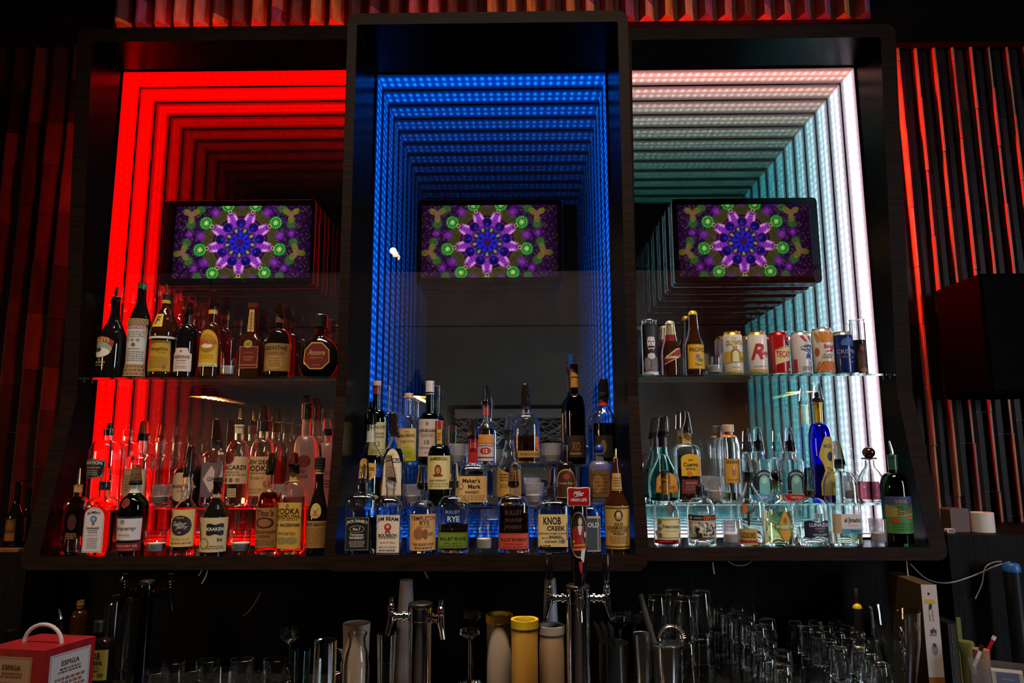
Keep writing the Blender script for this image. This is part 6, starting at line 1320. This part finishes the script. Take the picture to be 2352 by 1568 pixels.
# tray with packets
p = at(2310, 1552, 2.02); T = thing('plastic_tray', (p.x, 2.02, CZ), 'clear plastic tray in the bottom right corner', 'tray', rz=R(-28))
h_ = max(.05, p.z - CZ + .02); mb = MB()
for a, b in (((-.08, -.05, 0), (.08, .07, .003)), ((-.08, -.05, 0), (.08, -.047, h_)), ((-.08, .067, 0), (.08, .07, h_)), ((-.08, -.05, 0), (-.077, .07, h_)), ((.077, -.05, 0), (.08, .07, h_))): mb.box(a, b, THIN['candle'])
mb.build('tray_body', T)
T = thing('card_pouch', (p.x + .004, 2.02, CZ + h_ * .6), 'white pouch with a blue panel lying in the clear tray', 'pouch', rz=R(-24))
mb = MB().box((-.035, -.02, 0), (.035, .004, .055), paper('#b8b0a8')); print_on(mb, lambda u, z, l: (u, -.0206 - .0003 * l, z + .012), .026, .034, 'rect', '#1c3a78', [('l', .4, .6, 1, '#5a8ac0', .5)]); o = mb.build('pouch', T); o.rotation_euler = (R(-24), 0, 0)
# muddler jar: black bottle with yellow cap and stick
T = simple('squeeze_timer', 1981, 2.44, [(None, 11), (1470, 11), (1404, 11), (1396, 11)], BLACK, 'black jar with round yellow top and wooden stick behind the glittering pile', 'jar', part='jar_body')
T.name = 'stick_jar'; mp = m_per_px(1981, 1400, 2.44); zt = hgt(1981, 1396, 2.44)
mb = MB().ball((0, 0, zt), 11 * mp, YELLOW); mb.build('round_top', T)
MB().box((-.0055, -.002, zt + .010), (.0055, .002, hgt(1981, 1350, 2.44)), mat('stick_wood', (.25, .17, .1), .6)).build('stick', T)

# ledges
ledR = at(2250, 1228, 2.47).z; 
def onledge(cx, py_ref, Y, zs): return Vector((at(cx, project_y(cx, zs, Y), Y).x, Y, zs))
def roll(cx, hw, top, Y, zs, m, name, label, cat, part):
    o = onledge(cx, 0, Y, zs); mp = m_per_px(cx, 1200, Y); T = thing(name, o, label, cat)
    h = at(cx, top, Y).z - zs; r = hw * mp
    MB().lathe([(0, r), (h, r), (h, r * .8), (h - .01, r * .78)], m, 30).build(part, T); return T
roll(2259, 24, 1176, 2.56, ledR + .0005, mat('white_cup', (.72, .66, .6), .6), 'paper_roll', 'white paper roll on the dark ledge right of the cabinets', 'paper roll', 'roll')
o = onledge(2208, 0, 2.55, ledR + .0005); T = thing('napkin_box', o, 'small dark tan box on the ledge beside the white roll', 'box')
MB().rbox((-.032, 0, 0), (.032, .06, at(2208, 1168, 2.55).z - ledR), .006, mat('tan_box', (.10, .055, .04), .5)).build('box_body', T)
o = onledge(2182, 0, 2.53, ledR + .0005); T = thing('light_plug', o, 'little white plug lying on the ledge next to the right cabinet', 'plug')
MB().rbox((-.014, -.01, 0), (.012, .01, .014), .004, paper('#c8c0b8')).build('plug_body', T)
mb = MB()
for i in range(4): mb.box((-.008 + i * .005, -.0115, .002), (-.006 + i * .005, -.0102, .012), BLACK)
mb.build('plug_ribs', T)
ledL = at(35, 1268, 2.47).z
ROWS['LL'] = (2.545, ledL + .0005)
bottle('LL', 28, 17, 1190, 1150, 1106, 6, 'dark wine bottle with round tan emblem on the left ledge', glassn='black', style='slope', labs=[(-3, 1240, 1190, 14, 'rect', '#4a3414', [('e', .1, .75, .7, '#2a1c10'), ('s', 'roundarch', -.4, .5, .8, .95, '#7a4a18', 3), ('r', -1, 0, 1, .35, '#8a5418', 2)])])
bottle('LL', 55, 13, 1200, 1165, 1120, 5, 'dark wine bottle with dark red side label on the left ledge', glassn='black', style='slope', labs=[(-2, 1242, 1188, 10, 'rect', '#5a1410', [('l', .1, .9, 6, '#3a0c08', .8)])], dy=.05)
bottle('LL', 97, 12, 1150, 1125, 1108, 5, 'orange bottle peeking out behind the red-lit cabinet on the left ledge', glassn='brown', style='slope', liq='#c05818', lvl=1150, labs=[(0, 1230, 1155, 10, 'rect', '#a8501c', [('l', .1, .9, 6, '#7a2c10', .8)])], dy=.10)
o = onledge(30, 0, 2.50, ledL + .0005); T = thing('menu_stack', o, 'low flat stack of tan menus on the left ledge', 'menus')
MB().box((-.05, -.025, 0), (.035, .005, .010), noisy('menu_tan', rgb('#6a4a20'), rgb('#8a5a24'), (1, 1, 12), 30, .6)).build('stack', T)
# black speaker high on the right wall
a, b = at(2247, 640, 2.60), at(2420, 640, 2.60); zb, zt = at(2300, 905, 2.60).z, at(2300, 628, 2.60).z
T = thing('loudspeaker', ((a.x + b.x) / 2, 2.60, zb), 'big black box loudspeaker mounted on the right slatted wall', 'loudspeaker'); hw = (b.x - a.x) / 2
MB().rbox((-hw, 0, 0), (hw, .27, zt - zb), .01, mat('speaker_black', (.0006, .0006, .0006), .8, spec=.02)).build('cabinet', T)
MB().rbox((-hw + .012, -.004, .012), (hw - .012, 0, zt - zb - .012), .008, mat('speaker_mesh', (.002, .002, .002), .9, spec=.05)).build('front_grille', T)
# cables and cup at the right
def cable(pts, r, m, name, label):
    P3 = [at(px, py, Y) for px, py, Y in pts]
    out = []
    for i in range(len(P3) - 1):
        p0, p1, p2, p3 = P3[max(i - 1, 0)], P3[i], P3[i + 1], P3[min(i + 2, len(P3) - 1)]
        for t in (0, .25, .5, .75):
            out.append(.5 * ((2 * p1) + (p2 - p0) * t + (2 * p0 - 5 * p1 + 4 * p2 - p3) * t * t + (3 * p1 - p0 - 3 * p2 + p3) * t ** 3))
    out.append(P3[-1]); o = out[0].copy()
    ob = MB().tube([tuple(p - o) for p in out], r, m, 7).build(name, None, o); tag(ob, label, 'cable'); return ob
GREYC = mat('grey_cable', (.25, .25, .27), .4); PINKC = mat('pale_cable', (.5, .42, .42), .4)
Yc = 2.455
cable([(2090, 1294, 2.44), (2130, 1330, Yc), (2180, 1338, Yc), (2240, 1320, Yc), (2290, 1298, Yc), (2320, 1290, Yc)], .0022, GREYC, 'power_cable', 'dark cable sagging across the panel below the right cabinet corner')
cable([(2240, 1375, Yc), (2256, 1340, Yc), (2262, 1305, Yc), (2280, 1292, Yc), (2300, 1289, Yc)], .002, GREYC, 'power_cable', 'thin grey cable curling up toward the blue cup')
cable([(2082, 1288, 2.40), (2084, 1308, 2.40), (2086, 1324, 2.40)], .002, PINKC, 'power_cable', 'short pinkish cable hanging under the right cabinet corner')
cable([(1672, 1288, 2.45), (1690, 1298, 2.45), (1712, 1297, 2.45), (1728, 1288, 2.45)], .0015, PINKC, 'power_cable', 'pale cable loop peeping out under the right cabinet')
cable([(1636, 1290, 2.45), (1638, 1304, 2.45), (1640, 1318, 2.45)], .003, PINKC, 'cable_tie', 'white cable tie end under the right cabinet')
cable([(465, 1304, 2.45), (460, 1316, 2.45), (456, 1322, 2.45)], .0022, PINKC, 'cable_tie', 'shorter of two white tie ends under the left cabinet')
cable([(477, 1304, 2.45), (473, 1322, 2.45), (463, 1340, 2.45)], .0026, PINKC, 'cable_tie', 'longer of two white tie ends under the left cabinet')
cable([(974, 1311, 2.45), (978, 1318, 2.45), (983, 1327, 2.45)], .003, PINKC, 'cable_tie', 'white tie end under the central cabinet')
cable([(598, 1360, 2.58), (585, 1385, 2.58), (570, 1405, 2.58), (557, 1414, 2.58)], .0012, GREYC, 'power_cable', 'thin wire catching light on the dark panel below the left cabinet')
p = at(2330, 1370, 2.40); T = thing('blue_cup', (p.x, 2.40, CZ), 'upright dark dispenser with blue round top at the right edge', 'dispenser'); mp = m_per_px(2330, 1300, 2.40); h = at(2330, 1312, 2.40).z - CZ
T.name = 'dispenser'
MB().lathe([(0, 17 * mp), (h, 18 * mp)], BLACK, 24).build('dispenser_body', T); MB().lathe([(h + .0002, 18.5 * mp), (h + .008, 19 * mp), (h + .022, 17 * mp), (h + .026, 14 * mp)], mat('blue_plastic', (.02, .12, .4), .35), 24).build('lid', T)
# ------------------------------------------------------------------ room shell
TINTS = [noisy('board_brown', (0.05, 0.018, 0.010), (0.10, 0.04, 0.02), (3, 3, 1), 12, 0.5, 0.4, 0.3), noisy('board_dark', (0.02, 0.010, 0.008), (0.05, 0.02, 0.014), (3, 3, 1), 12, 0.5, 0.4, 0.3),
         noisy('board_ochre', (0.22, 0.11, 0.02), (0.36, 0.20, 0.04), (3, 3, 1), 12, 0.5, 0.4, 0.3), noisy('board_plum', (0.09, 0.03, 0.07), (0.16, 0.06, 0.12), (3, 3, 1), 12, 0.5, 0.4, 0.3),
         noisy('board_rose', (0.20, 0.07, 0.06), (0.32, 0.12, 0.10), (3, 3, 1), 12, 0.5, 0.4, 0.3), noisy('board_tan', (0.24, 0.15, 0.08), (0.34, 0.22, 0.12), (3, 3, 1), 12, 0.5, 0.4, 0.3)]
DIM = [noisy('side_' + str(i), c1, c2, (3, 3, 1), 12, 0.5, 0.15, 0.3) for i, (c1, c2) in enumerate(tuple(tuple(tuple(v * .38 for v in c) for c in p) for p in (((0.012, 0.004, 0.003), (0.03, 0.010, 0.007)), ((0.004, 0.002, 0.002), (0.010, 0.004, 0.003)), ((0.03, 0.011, 0.008), (0.055, 0.02, 0.014)), ((0.02, 0.008, 0.012), (0.03, 0.012, 0.018)), ((0.05, 0.018, 0.012), (0.08, 0.03, 0.02)), ((0.04, 0.02, 0.01), (0.06, 0.03, 0.015)))))]  # board tints darkened for the side walls, shade put into the colour
def slat_wall(name, x0, x1, Y, z0, z1, P, D, block, weights, tints, caps=True):
    mb = MB(); n = int(round((x1 - x0) / P))
    prof = [(0.0, 0.0), (0.20, 0.0), (0.44, -1.0), (0.54, -1.0), (1.0, 0.0)] if caps else [(0.0, 0.0), (0.13, 0.0), (0.2, -1.0), (0.27, -1.0), (1.0, 0.0)] if name == 'wall_left' else [(0.0, 0.0), (0.42, 0.0), (0.50, -1.0), (0.60, -1.0), (1.0, 0.0)]
    for i in range(n):
        xa = x0 + i * P
        z = z0 - rnd.random() * block
        while z < z1:
            zb = z + block * (0.8 + 0.4 * rnd.random()); za, zc = max(z, z0), min(zb, z1)
            if zc - za > 0.004:
                jit = rnd.uniform(-0.003, 0.003)
                m2 = rnd.choices(tints, weights)[0]; m1 = rnd.choices(tints, weights)[0]
                for j, (a, b) in enumerate(zip(prof, prof[1:])):
                    jj = jit if j else 0
                    vs = [(xa + a[0] * P, Y + a[1] * D + jj, za), (xa + b[0] * P, Y + b[1] * D + jj, za), (xa + b[0] * P, Y + b[1] * D + jj, zc - 0.0015), (xa + a[0] * P, Y + a[1] * D + jj, zc - 0.0015)]
                    mb.add(vs, [(0, 1, 2, 3)], tints[1] if (j == 0 and rnd.random() < .5) or (caps and j < 2) else (m1 if j < 1 else (TINTS[4] if name == 'wall_right' and j == 1 else (rnd.choice((TINTS[2], TINTS[5], TINTS[4])) if name == 'wall_right' and j == 2 else m2))))  # shade painted on recesses and left faces, light on right wall risers
                tri = lambda zz_: [(xa + prof[1][0] * P, Y, zz_), (xa + prof[2][0] * P, Y - D + jit, zz_), (xa + prof[3][0] * P, Y - D + jit, zz_), (xa + P, Y, zz_)]
                mb.add(tri(za), [(3, 2, 1, 0)], m2); mb.add(tri(zc - 0.0015), [(0, 1, 2, 3)], m2)
            z = zb
    mb.box((x0, Y + 0.006, z0), (x1, Y + 0.03, z1), BLACK)
    return tag(mb.build(name), kind='structure')
zcap = at(500, 61, 2.84).z
xa, xb = at(262, 40, 2.84).x, at(1985, 40, 2.84).x
slat_wall('wall_back', xa, xb, 2.84, zcap, zcap + 0.45, 0.0835, 0.05, 0.30, (4, 1, 3, 3, 3, 2), TINTS)
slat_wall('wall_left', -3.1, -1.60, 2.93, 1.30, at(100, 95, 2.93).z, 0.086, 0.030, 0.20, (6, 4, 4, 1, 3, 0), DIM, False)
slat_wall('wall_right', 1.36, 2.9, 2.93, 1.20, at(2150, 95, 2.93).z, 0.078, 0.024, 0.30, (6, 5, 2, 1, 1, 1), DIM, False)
def st(name, a, b, m): return tag(MB().box(a, b, m).build(name), kind='structure')
st('floor', (-6, -5, -0.05), (6, 3.3, 0), STONE)
st('ceiling', (-6, -5, 4.6), (6, 3.3, 4.7), mat('black_ceiling', (0.004, 0.004, 0.004), 0.8))
st('wall_rear_of_cabinets', (-4, 2.99, 0.0), (4, 3.1, 4.6), mat('black_wall', (0.006, 0.005, 0.005), 0.8)).name = 'wall_behind'
zs = at(2150, 95, 2.93).z
st('trim_1', (-4, 2.865, at(100, 97, 2.865).z), (xa, 2.98, 4.59), mat('black_soffit', (0.002, 0.0015, 0.0015), 0.9, spec=0.05))
st('trim_2', (xb, 2.865, at(2150, 97, 2.865).z), (4, 2.98, 4.59), mat('black_soffit', (0.002, 0.0015, 0.0015), 0.9, spec=0.05))
# panelling below the cabinets and the side ledges
st('wall_panelling', (-1.62, 2.62, 0.902), (1.40, 2.66, 1.245), WOODV).name = 'wall_lower'
st('wall_ledge', (1.405, 2.47, 0.902), (3.2, 2.90, at(2250, 1228, 2.47).z), WOODV).name = 'wall_ledge_right'
st('wall_ledge2', (-3.2, 2.47, 0.902), (-1.665, 2.90, at(35, 1268, 2.47).z), WOODV).name = 'wall_ledge_left'
tag(MB().box((-3.2, 1.70, 0.86), (3.2, 2.615, 0.900), STONE).build('bar_counter'), 'dark stone counter running below the lit cabinets', 'counter')
st('wall_counter_base', (-3.2, 1.75, 0.001), (3.2, 2.90, 0.859), BLACK).name = 'wall_counter_front'
# the room behind the camera, seen in the mirrors
grey = noisy('grey_plaster', (0.30, 0.28, 0.25), (0.36, 0.34, 0.30), (1, 1, 1), 3, 0.8)
zr = 3.86
st('wall_front', (-6, -3.6, 0), (6, -3.5, zr), grey)
st('trim_3', (-6, -3.62, zr), (6, -3.3, 4.6), mat('black_beam', (0.004, 0.004, 0.004), 0.8))
st('trim_4', (-6, -3.5, 3.16), (6, -3.492, 3.172), mat('black_beam', (0.004, 0.004, 0.004), 0.8))
area('room_wall_fill', (0, -2.2, 0.25), (0, -3.5, 2.2), 6.0, 0.3, 0.45, (1.0, 0.72, 0.5))  # low lamp added out of sight to lift the mirrored rear wall
def pendant(x, y, z, label):
    T = thing('pendant_lamp', (x, y, z), label, 'lamp', 'pendant lamps over the bar room')
    sh = mat('black_shade', (0.008, 0.008, 0.009), 0.4)
    prof = [(0.0, 0.155), (0.03, 0.15), (0.09, 0.115), (0.17, 0.06), (0.24, 0.03), (0.30, 0.022)]
    mb = MB().lathe(prof, sh, 28, cap0=False)
    mb.build('lamp_shade', T)
    MB().lathe([(0.008, 0.148), (0.03, 0.145), (0.085, 0.108), (0.16, 0.054)], mat('copper_inside', (0.95, 0.55, 0.16), 0.6), 28, cap0=False, flip=True).build('shade_inside', T)
    MB().ball((0, 0, 0.055), 0.024, mat('lamp_bulb', (1, .7, .3), emit=(1.0, 0.55, 0.16), es=30)).build('bulb', T)
    MB().tube([(0, 0, 0.30), (0, 0, 4.59 - z)], 0.004, BLACK, 6).build('cord', T)
    l = bpy.data.lights.new('pendant_light', 'POINT'); l.energy = 2.5; l.color = (1.0, 0.6, 0.25); l.shadow_soft_size = 0.03
    o = bpy.data.objects.new('pendant_light', l); COL.objects.link(o); o.parent = T; o.location = (0, 0, 0.02)
VD = 2.4 + 2 * PANE
for px, py, nm in ((468, 912, 'reflected in the red-lit mirror'), (957, 912, 'reflected in the blue-lit mirror'), (1400, 905, 'hidden behind the frame between blue and teal mirrors'), (1838, 901, 'reflected in the teal-lit mirror')):
    p = at(px, py, VD)
    if px != 1400: pendant(p.x, -2.4, p.z, 'black pendant lamp with warm glow, ' + nm)
p = at(903, 576, VD); T = thing('spot_lamp', (p.x, -2.4, p.z), 'small bare warm bulb high up, reflected in the blue-lit mirror', 'lamp')
MB().ball((0, 0, 0), 0.035, mat('small_bulb', (1, .7, .3), emit=(1.0, 0.55, 0.2), es=25)).build('bulb', T)
MB().tube([(0, 0, 0.03), (0, 0, 4.59 - p.z)], 0.004, BLACK, 6).build('cord', T)
# framed picture on the front wall
a, b = at(1035, 930, 3.49 + 2 * PANE), at(1345, 1030, 3.49 + 2 * PANE)
T = thing('framed_picture', ((a.x + b.x) / 2, -3.49, b.z), 'wide black framed print of pale wavy lines, reflected behind the whiskey bottles', 'picture')
hw, hh = (b.x - a.x) / 2, a.z - b.z
MB().box((-hw, -0.008, 0), (hw, 0.01, hh), BLACK).build('picture_frame', T)
mb = MB().box((-hw + .04, 0.010, 0.04), (hw - .04, 0.012, hh - .04), mat('print_black', (0.01, 0.01, 0.01), 0.6))
mb.box((-hw + .05, 0.012, hh - 0.16), (hw - .05, 0.013, hh - 0.05), mat('print_grey', (0.5, 0.5, 0.5), 0.6))
for k in range(16):
    z_ = 0.08 + (hh - 0.25) * k / 16; ph_ = rnd.random() * 6; am = 0.02 + 0.03 * rnd.random()
    mb.tube([(-hw + .06 + (2 * hw - .12) * i / 40, 0.0135, z_ + am * math.sin(i * 0.5 + ph_) + am * .6 * math.sin(i * 1.3 + k)) for i in range(41)], 0.004, mat('print_white', (0.6, 0.6, 0.6), 0.6), 4)
mb.build('print', T)
# red light on the slats
def strip(name, a, b, col, s, label):
    o = MB().box(a, b, mat('red_led_tape', col, emit=col, es=s)).build(name); tag(o, label, 'light strip'); return o
strip('led_tape', (-1.58, 2.67, 3.1682), (-0.64, 2.695, 3.174), (1.0, 0.012, 0.003), 75, 'red light tape lying on top of the red-lit cabinet')
strip('led_tape', (0.41, 2.67, 3.1532), (1.32, 2.695, 3.159), (1.0, 0.012, 0.003), 75, 'red light tape lying on top of the teal-lit cabinet')
strip('led_tape', (-0.56, 2.67, 3.1372), (0.33, 2.695, 3.143), (1.0, 0.012, 0.003), 75, 'red light tape lying on top of the blue-lit cabinet')
area('slat_wash_left', (-1.72, 2.78, 2.3), (-2.6, 2.90, 2.2), 0.05, 1.6, 9.0, (1, 0.015, 0.01))
area('slat_wash_right', (1.42, 2.88, 2.70), (2.3, 2.905, 2.6), 0.02, 0.9, 34.0, (1, 0.02, 0.006))
area('slat_top_fill', (0.9, 1.9, 4.35), (-0.2, 2.84, 3.4), 2.4, 0.1, 4.5, (1.0, 0.8, 0.6))
